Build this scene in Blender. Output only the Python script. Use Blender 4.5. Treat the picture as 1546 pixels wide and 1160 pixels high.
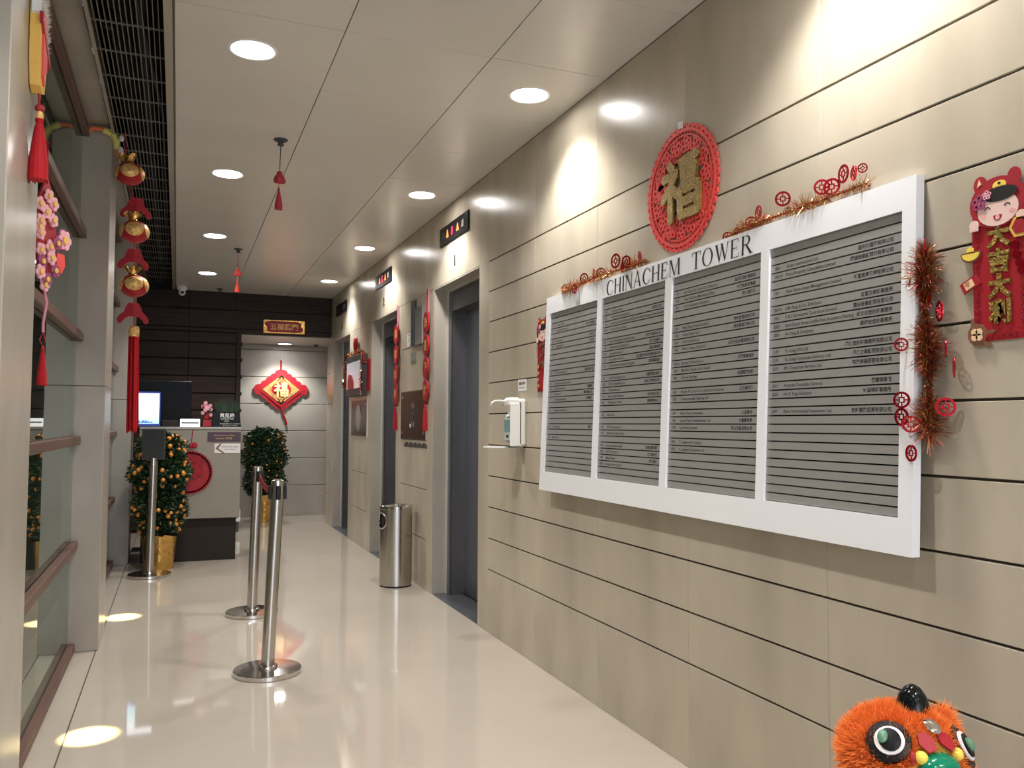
import bpy, math, random
from mathutils import Vector, Matrix
random.seed(7)
PI = math.pi
for o in list(bpy.data.objects): bpy.data.objects.remove(o)
SC = bpy.context.scene
COL = SC.collection

# ---------------------------------------------------------------- camera, world, exposure
CAM_H = 1.30
yaw, pitch, roll = .382044, .0484171, .00418457
fwd = Vector((math.sin(yaw)*math.cos(pitch), math.cos(yaw)*math.cos(pitch), math.sin(pitch)))
rgt0 = Vector((math.cos(yaw), -math.sin(yaw), 0)); up0 = rgt0.cross(fwd)
rgt = math.cos(roll)*rgt0 + math.sin(roll)*up0; upv = -math.sin(roll)*rgt0 + math.cos(roll)*up0
cd = bpy.data.cameras.new('camera'); cam = bpy.data.objects.new('camera', cd); COL.objects.link(cam)
mw = Matrix((rgt, upv, -fwd)).transposed().to_4x4(); mw.translation = (0, 0, CAM_H)
cam.matrix_world = mw
cd.sensor_width = 36; cd.lens = 1256.76*36/1546; cd.clip_start = .05
SC.camera = cam
w = bpy.data.worlds.new('world'); SC.world = w; w.use_nodes = True
w.node_tree.nodes['Background'].inputs[0].default_value = (.72, .82, 1, 1)
w.node_tree.nodes['Background'].inputs[1].default_value = .6
SC.view_settings.view_transform = 'Standard'; SC.view_settings.look = 'None'
SC.view_settings.gamma = 1; SC.view_settings.exposure = 1.0
SC.view_settings.use_curve_mapping = False
SPOT_W = 46.0            # each recessed downlight
ea = bpy.data.lights.new('entrance_daylight', 'AREA'); ea.shape = 'RECTANGLE'; ea.size = 2.2; ea.size_y = 2.2; ea.energy = 26; ea.color = (.80, .88, 1)
eo = bpy.data.objects.new('entrance_daylight', ea); COL.objects.link(eo); eo.location = (.6, -2.95, 1.4); eo.rotation_euler = (math.pi/2, 0, 0)   # glazed entrance behind the camera
ACCENT_W = 330.0           # narrow accent spots over the floor edge

# ---------------------------------------------------------------- materials
def mat(name, col, rough=.5, metal=0, spec=.5, emit=None, es=1, noise=None, bump=None, coat=0, alpha=None):
    m = bpy.data.materials.new(name); m.use_nodes = True
    nt = m.node_tree; b = nt.nodes['Principled BSDF']
    b.inputs['Base Color'].default_value = (*col, 1); b.inputs['Roughness'].default_value = rough
    b.inputs['Metallic'].default_value = metal; b.inputs['Specular IOR Level'].default_value = spec
    b.inputs['Coat Weight'].default_value = coat; b.inputs['Coat Roughness'].default_value = .05
    if emit: b.inputs['Emission Color'].default_value = (*emit, 1); b.inputs['Emission Strength'].default_value = es
    if noise or bump:
        tc = nt.nodes.new('ShaderNodeTexCoord')
    if noise:                                        # (amount, scale, (stretch xyz))
        amt, sc, st = noise
        mp = nt.nodes.new('ShaderNodeMapping'); mp.inputs['Scale'].default_value = st
        nz = nt.nodes.new('ShaderNodeTexNoise'); nz.inputs['Scale'].default_value = sc; nz.inputs['Detail'].default_value = 5
        rp = nt.nodes.new('ShaderNodeValToRGB')
        rp.color_ramp.elements[0].position = .3; rp.color_ramp.elements[1].position = .7
        rp.color_ramp.elements[0].color = (*[c*(1-amt) for c in col], 1)
        rp.color_ramp.elements[1].color = (*[min(1, c*(1+amt)) for c in col], 1)
        nt.links.new(tc.outputs['Object'], mp.inputs[0]); nt.links.new(mp.outputs[0], nz.inputs[0])
        nt.links.new(nz.outputs[0], rp.inputs[0]); nt.links.new(rp.outputs[0], b.inputs['Base Color'])
    if bump:                                         # (strength, distance, scale, (stretch))
        s, d, sc, st = bump
        mp2 = nt.nodes.new('ShaderNodeMapping'); mp2.inputs['Scale'].default_value = st
        nz2 = nt.nodes.new('ShaderNodeTexNoise'); nz2.inputs['Scale'].default_value = sc; nz2.inputs['Detail'].default_value = 3
        bp = nt.nodes.new('ShaderNodeBump'); bp.inputs['Strength'].default_value = s; bp.inputs['Distance'].default_value = d
        nt.links.new(tc.outputs['Object'], mp2.inputs[0]); nt.links.new(mp2.outputs[0], nz2.inputs[0])
        nt.links.new(nz2.outputs[0], bp.inputs['Height']); nt.links.new(bp.outputs[0], b.inputs['Normal'])
    return m

STONE = mat('stone', (.475, .418, .325), .26, spec=.5, noise=(.15, 3.2, (1, 1, .45)), bump=(.25, .002, 40, (1, 1, .05)))
STONE2 = mat('stone_light', (.385, .35, .30), .26, spec=.5, noise=(.10, 4, (1, 1, .6)), bump=(.2, .002, 40, (1, 1, .05)))
ENDST = mat('stone_grey', (.42, .395, .35), .38, noise=(.07, 3, (1, 1, 1)))
GAP = mat('joint_dark', (.085, .066, .045), .8)
CEIL = mat('ceiling_metal', (.64, .615, .565), .30, spec=.5, noise=(.025, 2, (1, 1, 1)))
CEILGAP = mat('ceiling_gap', (.22, .20, .175), .8)
FLOOR = mat('floor_stone', (.445, .395, .33), .045, spec=.6, noise=(.055, 1.1, (1, 1, 1)))
DARKWOOD = mat('dark_wood', (.034, .021, .018), .6, spec=.25, noise=(.35, 5, (.6, 1, 9)))
WOODGAP = mat('dark_wood_gap', (.006, .004, .004), .8)
BLACKV = mat('void_black', (.008, .008, .009), .9)
GRILLE = mat('grille_metal', (.22, .20, .17), .5, metal=.3)
TRIM = mat('trim_metal', (.42, .38, .31), .42, metal=.5)
STEEL = mat('brushed_steel', (.52, .49, .45), .24, metal=1, bump=(.15, .001, 60, (1, 1, .03)))
CHROME = mat('polished_steel', (.62, .60, .57), .13, metal=1)
LIFTM = mat('lift_door_metal', (.17, .165, .175), .30, metal=.85, bump=(.2, .001, 50, (1, 1, .03)))
LIFTD = mat('lift_frame_metal', (.10, .098, .10), .35, metal=.7)
SILL = mat('sill_metal', (.20, .21, .23), .35, metal=.8)
EDGE = mat('edge_steel', (.80, .77, .70), .25, metal=.6)
RAIL = mat('brown_rail', (.115, .060, .045), .45, noise=(.15, 8, (1, .2, 1)))
WHITE = mat('white_paint', (.86, .865, .885), .28, coat=.2)
PLASTW = mat('white_plastic', (.82, .80, .76), .3)
BLACKP = mat('black_plastic', (.006, .006, .007), .35, spec=.2)
BLACKL = mat('black_letter', (.012, .011, .011), .5)
GREYINK = mat('grey_ink', (.02, .019, .018), .6)
SLAT = mat('aluminium_slat', (.36, .35, .33), .36, metal=.3, noise=(.05, 3, (1, .3, 1)))
SLATGAP = mat('slat_gap', (.01, .008, .006), .8)
RED = mat('red_paper', (.37, .012, .022), .5, spec=.35)
REDB = mat('red_bright', (.80, .075, .065), .5)
REDD = mat('red_dark', (.36, .012, .022), .5)
REDT = mat('red_thread', (.42, .008, .014), .7, spec=.3)
REDF = mat('red_foil', (.55, .015, .03), .18, metal=.8)
PINKT = mat('pink_thread', (.72, .28, .38), .6)
PINK = mat('pink_felt', (.85, .42, .50), .6)
PURPLE = mat('purple_felt', (.33, .06, .16), .6)
GOLD = mat('gold_foil', (.64, .38, .11), .26, metal=.9, bump=(.8, .01, 18, (1, 1, 1)))
GOLDP = mat('gold_print', (.72, .42, .14), .4, metal=.3, noise=(.45, 60, (1, 1, 1)))
GLITTER = mat('gold_glitter', (.30, .20, .045), .35, metal=.7, noise=(.7, 160, (1, 1, 1)), bump=(1, .004, 260, (1, 1, 1)))
BRONZE = mat('bronze_foil', (.34, .17, .07), .3, metal=.8)
TINS = mat('tinsel_bronze', (.66, .38, .12), .20, metal=.9)
TINR = mat('tinsel_red', (.36, .035, .03), .22, metal=.8)
YELF = mat('yellow_felt', (.82, .50, .10), .6)
YEL = mat('yellow_paint', (.90, .68, .10), .5)
YELL = mat('yellow_plastic_film', (.80, .76, .22), .35)
ORF = mat('orange_film', (.90, .24, .08), .4)
SKIN = mat('skin_print', (.88, .62, .55), .5)
LEAF = mat('leaf_green', (.018, .052, .018), .45, noise=(.4, 6, (1, 1, 1)))
LEAFY = mat('leaf_light', (.05, .09, .03), .45)
FRUIT = mat('kumquat_skin', (.82, .31, .05), .35)
STEM = mat('stem_brown', (.09, .06, .035), .7)
SOIL = mat('soil', (.03, .02, .013), .9)
DESK = mat('desk_stone', (.27, .245, .19), .35, noise=(.04, 4, (1, 1, 1)))
DESKTOP = mat('desk_top', (.34, .32, .28), .3)
DESKB = mat('desk_base_dark', (.03, .023, .02), .6, spec=.2)
PURPB = mat('purple_board', (.060, .028, .045), .4)
SCREEN = mat('screen_lit', (.02, .02, .02), .3, emit=(.62, .80, 1.0), es=2.6)
SCREENW = mat('screen_white', (.02, .02, .02), .3, emit=(.86, .93, 1.0), es=4.2)
SCREENG = mat('screen_green', (.02, .02, .02), .3, emit=(.45, .85, .9), es=2.2)
def grad_screen():
    m = bpy.data.materials.new('screen_gradient'); m.use_nodes = True; nt = m.node_tree; b = nt.nodes['Principled BSDF']; b.inputs['Base Color'].default_value = (.02, .02, .02, 1)
    tc = nt.nodes.new('ShaderNodeTexCoord'); sp = nt.nodes.new('ShaderNodeSeparateXYZ'); cr = nt.nodes.new('ShaderNodeValToRGB')
    nt.links.new(tc.outputs['Generated'], sp.inputs[0]); nt.links.new(sp.outputs[2], cr.inputs[0]); nt.links.new(cr.outputs[0], b.inputs['Emission Color'])
    e = cr.color_ramp.elements; e[0].position = 0; e[0].color = (.30, .55, .95, 1); e[1].position = .75; e[1].color = (.88, .93, 1, 1); q = e.new(.35); q.color = (.42, .80, .85, 1)
    b.inputs['Emission Strength'].default_value = 1.25; return m
CITY = mat('screen_city', (.02, .03, .08), .5, emit=(.05, .12, .35), es=1)
BEZEL = mat('blue_bezel', (.01, .015, .05), .3, emit=(.02, .04, .22), es=.6)
BLKGL = mat('black_gloss', (.005, .006, .006), .12, spec=.3)
DGREY = mat('dark_grey', (.05, .053, .057), .5, spec=.35)
SIGNG = mat('smoked_acrylic', (.028, .030, .032), .5, spec=.3)
LAMP = mat('lamp_diffuser', (1, 1, 1), .5, emit=(1, .965, .93), es=22)
ARROW = mat('arrow_lit', (.1, .02, 0), .5, emit=(1, .25, .05), es=1.3)
DIGIT = mat('digit_lit', (.1, 0, .02), .5, emit=(.75, .03, .12), es=1.3)
PAPER = mat('paper', (.78, .77, .75), .6)
ACRYL = mat('grey_acrylic', (.30, .29, .28), .15)
COPPER = mat('brown_plate', (.055, .022, .014), .22, spec=.35)
FUR = mat('orange_fur', (.95, .27, .05), .7)
FURY = mat('yellow_fur', (.92, .60, .13), .8)
GREEN = mat('green_gloss', (.0, .19, .10), .15)
GEYE = mat('green_glass_eye', (.12, .26, .16), .1)
MIRR = mat('mirror', (.8, .8, .8), .03, metal=1)
BROWNP = mat('brown_outline', (.20, .09, .05), .5)
BLUSH = mat('blush', (.90, .42, .42), .5)
PEACH = mat('peach_print', (.85, .58, .34), .5)
SCREENOFF = mat('photo_screen', (.28, .28, .30), .2, emit=(.30, .30, .33), es=.35)
CLEAR = None
def glass_mat(name, ior, tint, back=False):
    m = bpy.data.materials.new(name); m.use_nodes = True; nt = m.node_tree
    for n in list(nt.nodes):
        if n.type == 'BSDF_PRINCIPLED': nt.nodes.remove(n)
    out = [n for n in nt.nodes if n.type == 'OUTPUT_MATERIAL'][0]
    tr = nt.nodes.new('ShaderNodeBsdfTransparent'); tr.inputs[0].default_value = (*tint, 1)
    gl = nt.nodes.new('ShaderNodeBsdfGlossy'); gl.inputs['Roughness'].default_value = .015; gl.inputs[0].default_value = (.93, .96, .92, 1)
    fr = nt.nodes.new('ShaderNodeFresnel'); fr.inputs[0].default_value = ior
    ge = nt.nodes.new('ShaderNodeNewGeometry'); inv = nt.nodes.new('ShaderNodeMath'); inv.operation = 'SUBTRACT'
    inv.inputs[0].default_value = 1; nt.links.new(ge.outputs['Backfacing'], inv.inputs[1])
    mu = nt.nodes.new('ShaderNodeMath'); mu.operation = 'MULTIPLY'
    nt.links.new(fr.outputs[0], mu.inputs[0]); nt.links.new(inv.outputs[0], mu.inputs[1])
    mx = nt.nodes.new('ShaderNodeMixShader')
    nt.links.new(mu.outputs[0], mx.inputs[0]); nt.links.new(tr.outputs[0], mx.inputs[1]); nt.links.new(gl.outputs[0], mx.inputs[2])
    nt.links.new(mx.outputs[0], out.inputs[0]); return m
GLASS = glass_mat('pane_glass', 3.2, (.82, .88, .84))
BOTTLE = glass_mat('clear_plastic', 1.45, (.86, .93, .92))

# ---------------------------------------------------------------- mesh builder
class MB:
    def __init__(s): s.v = []; s.f = []; s.m = []; s.mats = []
    def mi(s, m):
        if m not in s.mats: s.mats.append(m)
        return s.mats.index(m)
    def add(s, vs, fs, m=None):
        k = len(s.v); s.v += [tuple(p) for p in vs]; s.f += [tuple(i+k for i in f) for f in fs]
        s.m += [s.mi(m) if m is not None else 0]*len(fs); return s
    def box(s, a, b, m=None, bev=0):
        x0, y0, z0 = [min(a[i], b[i]) for i in range(3)]; x1, y1, z1 = [max(a[i], b[i]) for i in range(3)]
        if not bev:
            vs = [(x, y, z) for x in (x0, x1) for y in (y0, y1) for z in (z0, z1)]
            return s.add(vs, [(0, 1, 3, 2), (4, 6, 7, 5), (0, 4, 5, 1), (2, 3, 7, 6), (0, 2, 6, 4), (1, 5, 7, 3)], m)
        e = min(bev, .49*min(x1-x0, y1-y0, z1-z0)); X = (x0, x1); Y = (y0, y1); Z = (z0, z1); vs = []; idx = {}
        for i in (0, 1):
            for j in (0, 1):
                for k in (0, 1):
                    sx, sy, sz = (1-2*i)*e, (1-2*j)*e, (1-2*k)*e
                    for a_ in range(3):
                        p = [X[i]+sx, Y[j]+sy, Z[k]+sz]; p[a_] = (X[i], Y[j], Z[k])[a_]
                        idx[i, j, k, a_] = len(vs); vs.append(p)
        F = []
        for q in (0, 1):
            F.append([idx[q, 0, 0, 0], idx[q, 0, 1, 0], idx[q, 1, 1, 0], idx[q, 1, 0, 0]][::1 if q == 0 else -1])
            F.append([idx[0, q, 0, 1], idx[1, q, 0, 1], idx[1, q, 1, 1], idx[0, q, 1, 1]][::1 if q == 0 else -1])
            F.append([idx[0, 0, q, 2], idx[0, 1, q, 2], idx[1, 1, q, 2], idx[1, 0, q, 2]][::1 if q == 0 else -1])
        for p in (0, 1):
            for q in (0, 1):
                F.append([idx[p, q, 0, 0], idx[p, q, 1, 0], idx[p, q, 1, 1], idx[p, q, 0, 1]][::1 if p != q else -1])
                F.append([idx[p, 0, q, 0], idx[p, 0, q, 2], idx[p, 1, q, 2], idx[p, 1, q, 0]][::1 if p == q else -1])
                F.append([idx[0, p, q, 1], idx[1, p, q, 1], idx[1, p, q, 2], idx[0, p, q, 2]][::1 if p != q else -1])
        for i in (0, 1):
            for j in (0, 1):
                for k in (0, 1): F.append([idx[i, j, k, 0], idx[i, j, k, 1], idx[i, j, k, 2]][::1 if (i+j+k) % 2 == 0 else -1])
        return s.add(vs, F, m)
    def lathe(s, c, prof, n=20, m=None, ax='z', cap=True, sy=1):
        vs = []
        for r, h in prof:
            for i in range(n):
                a = 2*PI*i/n; x, y = r*math.cos(a), r*math.sin(a)*sy
                vs.append((c[0]+x, c[1]+y, c[2]+h) if ax == 'z' else (c[0]+h, c[1]+x, c[2]+y) if ax == 'x' else (c[0]+x, c[1]+h, c[2]+y))
        fs = [(j*n+i, j*n+(i+1) % n, (j+1)*n+(i+1) % n, (j+1)*n+i) for j in range(len(prof)-1) for i in range(n)]
        if cap: fs += [tuple(range(n))[::-1], tuple(range((len(prof)-1)*n, len(prof)*n))]
        return s.add(vs, fs, m)
    def cyl(s, c, r, h, n=16, m=None, ax='z'): return s.lathe(c, [(r, 0), (r, h)], n, m, ax)
    def ball(s, c, r, n=12, k=8, m=None):
        rr = r if isinstance(r, (tuple, list)) else (r, r, r); vs = [(c[0], c[1], c[2]-rr[2])]
        for j in range(1, k):
            t = PI*j/k-PI/2
            for i in range(n):
                a = 2*PI*i/n; vs.append((c[0]+rr[0]*math.cos(t)*math.cos(a), c[1]+rr[1]*math.cos(t)*math.sin(a), c[2]+rr[2]*math.sin(t)))
        vs.append((c[0], c[1], c[2]+rr[2])); L = len(vs)-1
        fs = [(0, 1+(i+1) % n, 1+i) for i in range(n)]
        fs += [(1+j*n+i, 1+j*n+(i+1) % n, 1+(j+1)*n+(i+1) % n, 1+(j+1)*n+i) for j in range(k-2) for i in range(n)]
        fs += [(L, 1+(k-2)*n+i, 1+(k-2)*n+(i+1) % n) for i in range(n)]
        return s.add(vs, fs, m)
    def tube(s, pts, r, n=6, m=None, cap=True):
        pts = [Vector(p) for p in pts]; vs = []; R_ = r if isinstance(r, (list, tuple)) else [r]*len(pts)
        for i, p in enumerate(pts):
            d = (pts[min(i+1, len(pts)-1)]-pts[max(i-1, 0)]).normalized()
            a = d.cross(Vector((0, 0, 1)) if abs(d.z) < .9 else Vector((1, 0, 0))).normalized(); b = d.cross(a)
            for k in range(n):
                t = 2*PI*k/n; vs.append(p+a*math.cos(t)*R_[i]+b*math.sin(t)*R_[i])
        fs = [(j*n+i, j*n+(i+1) % n, (j+1)*n+(i+1) % n, (j+1)*n+i) for j in range(len(pts)-1) for i in range(n)]
        if cap: fs += [tuple(range(n))[::-1], tuple(range((len(pts)-1)*n, len(pts)*n))]
        return s.add(vs, fs, m)
    def prism(s, fr, poly, w0, w1, m=None):          # polygon (u,v) extruded from w0 to w1 in frame fr
        n = len(poly); vs = [fr(u, v, w0) for u, v in poly]+[fr(u, v, w1) for u, v in poly]
        fs = [tuple(range(n))[::-1], tuple(range(n, 2*n))]+[(i, (i+1) % n, n+(i+1) % n, n+i) for i in range(n)]
        return s.add(vs, fs, m)
    def ring(s, fr, cu, cv, ro, ri, w0, w1, n=20, m=None, ey=1, a0=0, a1=2*PI):
        full = abs(a1-a0-2*PI) < 1e-6; N = n if full else n+1; vs = []
        for i in range(N):
            a = a0+(a1-a0)*i/n; c, q = math.cos(a), math.sin(a)*ey
            vs += [fr(cu+ro*c, cv+ro*q, w0), fr(cu+ri*c, cv+ri*q, w0), fr(cu+ri*c, cv+ri*q, w1), fr(cu+ro*c, cv+ro*q, w1)]
        fs = []
        for i in range(n):
            a = 4*i; b = 4*((i+1) % N)
            for k in range(4): fs.append((a+k, a+(k+1) % 4, b+(k+1) % 4, b+k))
        return s.add(vs, fs, m)
    def build(s, name, m=None, parent=None, smooth=False, label=None):
        me = bpy.data.meshes.new(name)
        off = Vector(parent['_o']) if parent is not None and '_o' in parent else Vector((0, 0, 0))
        me.from_pydata([(p[0]-off.x, p[1]-off.y, p[2]-off.z) for p in s.v], [], s.f)
        for q in (s.mats or [m]): me.materials.append(q)
        if s.mats: me.polygons.foreach_set('material_index', s.m)
        if smooth: me.polygons.foreach_set('use_smooth', [True]*len(me.polygons))
        me.update()
        o = bpy.data.objects.new(name, me); COL.objects.link(o)
        if parent is not None: o.parent = parent; o['_o'] = list(off)
        if label: o['label'] = label
        return o
def auto(o, ang=35):
    me = o.data; me.polygons.foreach_set('use_smooth', [True]*len(me.polygons)); me.set_sharp_from_angle(angle=math.radians(ang)); return o
def thing(name, label, cat, loc, group=None):
    o = bpy.data.objects.new(name, None); COL.objects.link(o); o.location = loc; o.empty_display_size = .05
    o['label'] = label; o['category'] = cat; o['_o'] = list(loc)
    if group: o['group'] = group
    return o
def tag(o, label, cat, group=None):
    o['label'] = label; o['category'] = cat
    if group: o['group'] = group
    return o
def struct(o): o['kind'] = 'structure'; return o
def stuff(o): o['kind'] = 'stuff'; return o
def copy_part(src, parent, off=(0, 0, 0)):
    c = src.copy(); COL.objects.link(c); c.parent = parent; c.location = Vector(src.location)+Vector(off); return c

X = 1.832                                            # face of the right wall
def FR(Y, Z, x=X):      # frame on the right wall: u towards the camera (-y), v up, w out of the wall
    return lambda u, v, w_: (x-w_, Y-u, Z+v)
def FB(x0, Z, Y):       # frame on a wall facing -y
    return lambda u, v, w_: (x0+u, Y-w_, Z+v)
_tc = {}
def text_geo(body, off=0.0, res=2, ext=0):
    k = (body, off, res, ext)
    if k not in _tc:
        c = bpy.data.curves.new('t', 'FONT'); c.body = body; c.resolution_u = res; c.offset = off; c.extrude = ext
        o = bpy.data.objects.new('t', c); COL.objects.link(o)
        me = bpy.data.meshes.new_from_object(o.evaluated_get(bpy.context.evaluated_depsgraph_get()))
        vs = [tuple(v.co) for v in me.vertices]; fs = [tuple(p.vertices) for p in me.polygons]
        bpy.data.objects.remove(o); bpy.data.curves.remove(c); bpy.data.meshes.remove(me)
        xs = [v[0] for v in vs]; _tc[k] = (vs, fs, min(xs) if xs else 0, max(xs) if xs else 0)
    return _tc[k]
def text(mb, body, fr, u, v, size, w_=.0006, m=None, align='l', sx=1, off=0.0, depth=0, res=2):
    vs, fs, x0, x1 = text_geo(body, off, res, 1 if depth else 0)
    W = (x1-x0)*size*sx; u0 = u-(0 if align == 'l' else W if align == 'r' else W/2)
    mb.add([fr(u0+(p[0]-x0)*size*sx, v+p[1]*size, w_+(p[2]+1)*.5*depth) for p in vs], fs, m)

# ---------------------------------------------------------------- right wall: stone panels
ZC = 2.917; GZ = [.39+.195*k for k in range(11)]; G = .0036
L_OPEN = [(5.137, 6.20), (7.355, 8.42), (9.573, 10.638)]; ZD = 2.347; YEND = 11.12
b = MB()
edges = [-3.0] + [y for o_ in L_OPEN for y in o_] + [YEND]
for i in range(0, len(edges), 2): b.box((X+.013, edges[i], 0), (X+.108, edges[i+1], ZC+.12))
for y0, y1 in L_OPEN: b.box((X+.013, y0, ZD), (X+.108, y1, ZC+.12))
wall_r = struct(b.build('wall_right', GAP))
wall_r['_o'] = [0, 0, 0]
def panel(y0, y1, z0, z1, parent=None, name='stone_panel', m=STONE, gy=.00035, gz0=G, gz1=G, x0=X, th=.013, be=.0014):
    return MB().box((x0, y0+gy, z0+gz0), (x0+th, y1-gy, z1-gz1), bev=be).build(name, m, parent or wall_r)
cols = [4.96-.74*k for k in range(8)]
proto = {}
for k in range(7):
    rows = [(0, GZ[0])]+[(GZ[i], GZ[i+1]) for i in range(10)]+[(GZ[10], ZC)]
    for r, (z0, z1) in enumerate(rows):
        key = 'h%d' % (0 if r == 0 else 2 if r == 11 else 1)
        if key in proto:
            s0, Y0, Z0 = proto[key]; copy_part(s0, wall_r, (0, cols[k+1]-Y0, z0-Z0))
        else:
            p_ = panel(cols[k+1], cols[k], z0, z1, gz0=0 if r == 0 else G, gz1=0 if r == 11 else G); proto[key] = (p_, cols[k+1], z0)
panel(-3.0, cols[7], 0, ZC, gz0=0, gz1=0)
# upright edge strips and lift piers: tall stiles each side of the grooved middle field
panel(4.96, 5.137, 0, ZC, gz0=0, gz1=0)
for (a, c) in [(6.20, 7.355), (8.42, 9.573), (10.638, YEND)]:
    wd = c-a; i0, i1 = a+.17, c-.17 if c < YEND else c
    panel(a, i0, 0, ZD, gz0=0, gz1=0)
    if c < YEND: panel(i1, c, 0, ZD, gz0=0, gz1=0)
    zz = [0, .39, .78, 1.17, 1.56, 1.95, ZD]
    for j in range(6): panel(i0, i1, zz[j], zz[j+1], gz0=0 if j == 0 else .003, gz1=.0 if j == 5 else .003)
    panel(a, c, ZD, ZC, gz0=.0035 , gz1=0)
for y0, y1 in L_OPEN: panel(y0, y1, ZD, ZC, gz0=0, gz1=0)
# jamb linings
for i, (y0, y1) in enumerate(L_OPEN):
    j = MB(); j.box((X+.001, y1, 0), (X+.108, y1-.012, ZD)); j.box((X+.001, y0, 0), (X+.108, y0+.012, ZD)); j.box((X+.001, y0+.012, ZD), (X+.108, y1-.012, ZD-.012))
    struct(j.build('trim_%d' % (i+1), STONE2))
# lift doors
for i, (y0, y1) in enumerate(L_OPEN):
    d = bpy.data.objects.new('door_%d' % (i+1), None); COL.objects.link(d); d.location = (X, (y0+y1)/2, 0); d['kind'] = 'structure'; d['_o'] = list(d.location)
    e = MB(); e.box((X+.106, y1-.024, 0), (X+.116, y1-.012, ZD-.012)); e.box((X+.106, y0+.012, 0), (X+.116, y0+.024, ZD-.012)); e.box((X+.106, y0+.024, ZD-.024), (X+.116, y1-.024, ZD-.012))
    e.build('edge_trim', EDGE, d)
    f = MB(); f.box((X+.116, y1-.10, 0), (X+.235, y1-.012, ZD-.012)); f.box((X+.116, y0+.012, 0), (X+.235, y0+.10, ZD-.012)); f.box((X+.116, y0+.1, ZD-.18), (X+.235, y1-.1, ZD-.012))
    f.build('door_frame', LIFTD, d)
    f2 = MB(); f2.box((X+.13, y1-.125, .0), (X+.225, y1-.10, ZD-.18)); f2.build('jamb_lining', mat('jamb_metal', (.26, .26, .28), .25, metal=.8), d)
    ym = (y0+y1)/2
    for (a, c) in ((y0+.09, ym-.0015), (ym+.0015, y1-.1)):
        MB().box((X+.225, a, .012), (X+.25, c, ZD-.17), bev=.002).build('door_leaf', LIFTM, d)
    s = MB(); s.box((X+.005, y0+.013, -.01), (X+.23, y1-.013, .004)); s.box((X+.17, y0+.10, .004), (X+.178, y1-.1, .007)); s.box((X+.20, y0+.1, .004), (X+.208, y1-.1, .007))
    s.build('sill', SILL, d)
    MB().box((X+.25, y0-.05, 0), (X+.27, y1+.05, ZD+.05)).build('shaft_panel', BLACKV, d)

# ---------------------------------------------------------------- floor
fl = struct(MB().box((-2.2, -3.2, -.05), (2.6, 13, 0)).build('floor', FLOOR))
struct(MB().box((-.404, -3, .0002), (-.398, 10.8, .0012)).build('trim_4', GAP))

# ---------------------------------------------------------------- ceiling
cb = struct(MB().box((-.05, -3, ZC+.012), (X+.013, 10.82, ZC+.12)).build('ceiling', CEILGAP)); cb['_o'] = [0, 0, 0]
XB = [-.045, .61, 1.255, X]; YL = [3.702+1.937*k for k in range(-3, 4)]; XL = [.27, 1.573]; RL = .098
yj = 3.70-.3225-.0; ys = [yj+.6457*k for k in range(-10, 13) if yj+.6457*k < 10.82]
def tile_hole(x0, x1, y0, y1, cx, cy, r, g=.0012):
    x0 += .002; x1 -= .002; y0 += g; y1 -= g; n = 32; mbx = MB(); top = []; inn = []
    for i in range(n):
        a = 2*PI*i/n; c, q = math.cos(a), math.sin(a)
        tx = ((x1-cx)/c if c > 0 else (x0-cx)/c) if abs(c) > 1e-9 else 1e9; ty = ((y1-cy)/q if q > 0 else (y0-cy)/q) if abs(q) > 1e-9 else 1e9
        t = min(tx, ty); top.append((cx+c*t, cy+q*t, ZC)); inn.append((cx+c*r, cy+q*r, ZC))
    # corners pulled exactly to the rectangle
    for (px, py) in ((x0, y0), (x0, y1), (x1, y0), (x1, y1)):
        k = min(range(n), key=lambda i: (top[i][0]-px)**2+(top[i][1]-py)**2); top[k] = (px, py, ZC)
    up = [(p[0], p[1], ZC+.012) for p in top]; iu = [(p[0], p[1], ZC+.03) for p in inn]
    mbx.add(top+inn+up+iu, [(i, n+i, n+(i+1) % n, (i+1) % n) for i in range(n)]+[(i, (i+1) % n, 2*n+(i+1) % n, 2*n+i) for i in range(n)])
    return mbx.build('ceiling_tile', CEIL, cb)
full = {}
for ci in range(3):
    for j, y0 in enumerate(ys):
        y1 = min(y0+.6457, 10.818); lit = None
        for k, y in enumerate(YL):
            if y0 < y < y1 and ci in (0, 2): lit = (XL[0 if ci == 0 else 1], y)
        if lit: tile_hole(XB[ci], XB[ci+1], y0, y1, lit[0], lit[1], RL)
        elif y1-y0 > .64 and ci in full: copy_part(full[ci][0], cb, (0, y0-full[ci][1], 0))
        else:
            o = MB().box((XB[ci]+.002, y0+.0012, ZC), (XB[ci+1]-.002, y1-.0012, ZC+.012), bev=.0015).build('ceiling_tile', CEIL, cb)
            if y1-y0 > .64: full[ci] = (o, y0)
# side edge trim of the ceiling + grille field
struct(MB().box((-.085, -3, ZC-.004), (-.052, 10.8, ZC+.12)).build('trim_5', TRIM))
ZG = 2.985
gr = bpy.data.objects.new('air_grille', None); COL.objects.link(gr); gr.location = (-.23, 3, ZG); gr['_o'] = list(gr.location)
tag(gr, 'long black void grille of thin bars beside the left edge of the ceiling', 'grille')
bar = MB().box((-.359, -1, ZG), (-.3555, 10.78, ZG+.018)).build('grille_bar', GRILLE, gr)
for k in range(1, 14): copy_part(bar, gr, (.0207*k, 0, 0))
cbar = MB().box((-.372, -.99, ZG+.006), (-.085, -.985, ZG+.014)).build('cross_bar', GRILLE, gr)
for k in range(1, 39): copy_part(cbar, gr, (0, .3*k+.02, 0))
v = MB(); v.box((-.39, -3, 3.45), (-.05, 10.82, 3.47)); v.box((-.40, -3, ZG+.03), (-.388, 10.82, 3.46)); v.box((-.40, 10.80, ZG+.02), (-.045, 10.84, 3.47)); v.box((-.40, -3.02, ZG+.02), (-.045, -3, 3.47)); v.box((-.052, -3, ZC+.12), (-.045, 10.82, 3.46))
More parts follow.
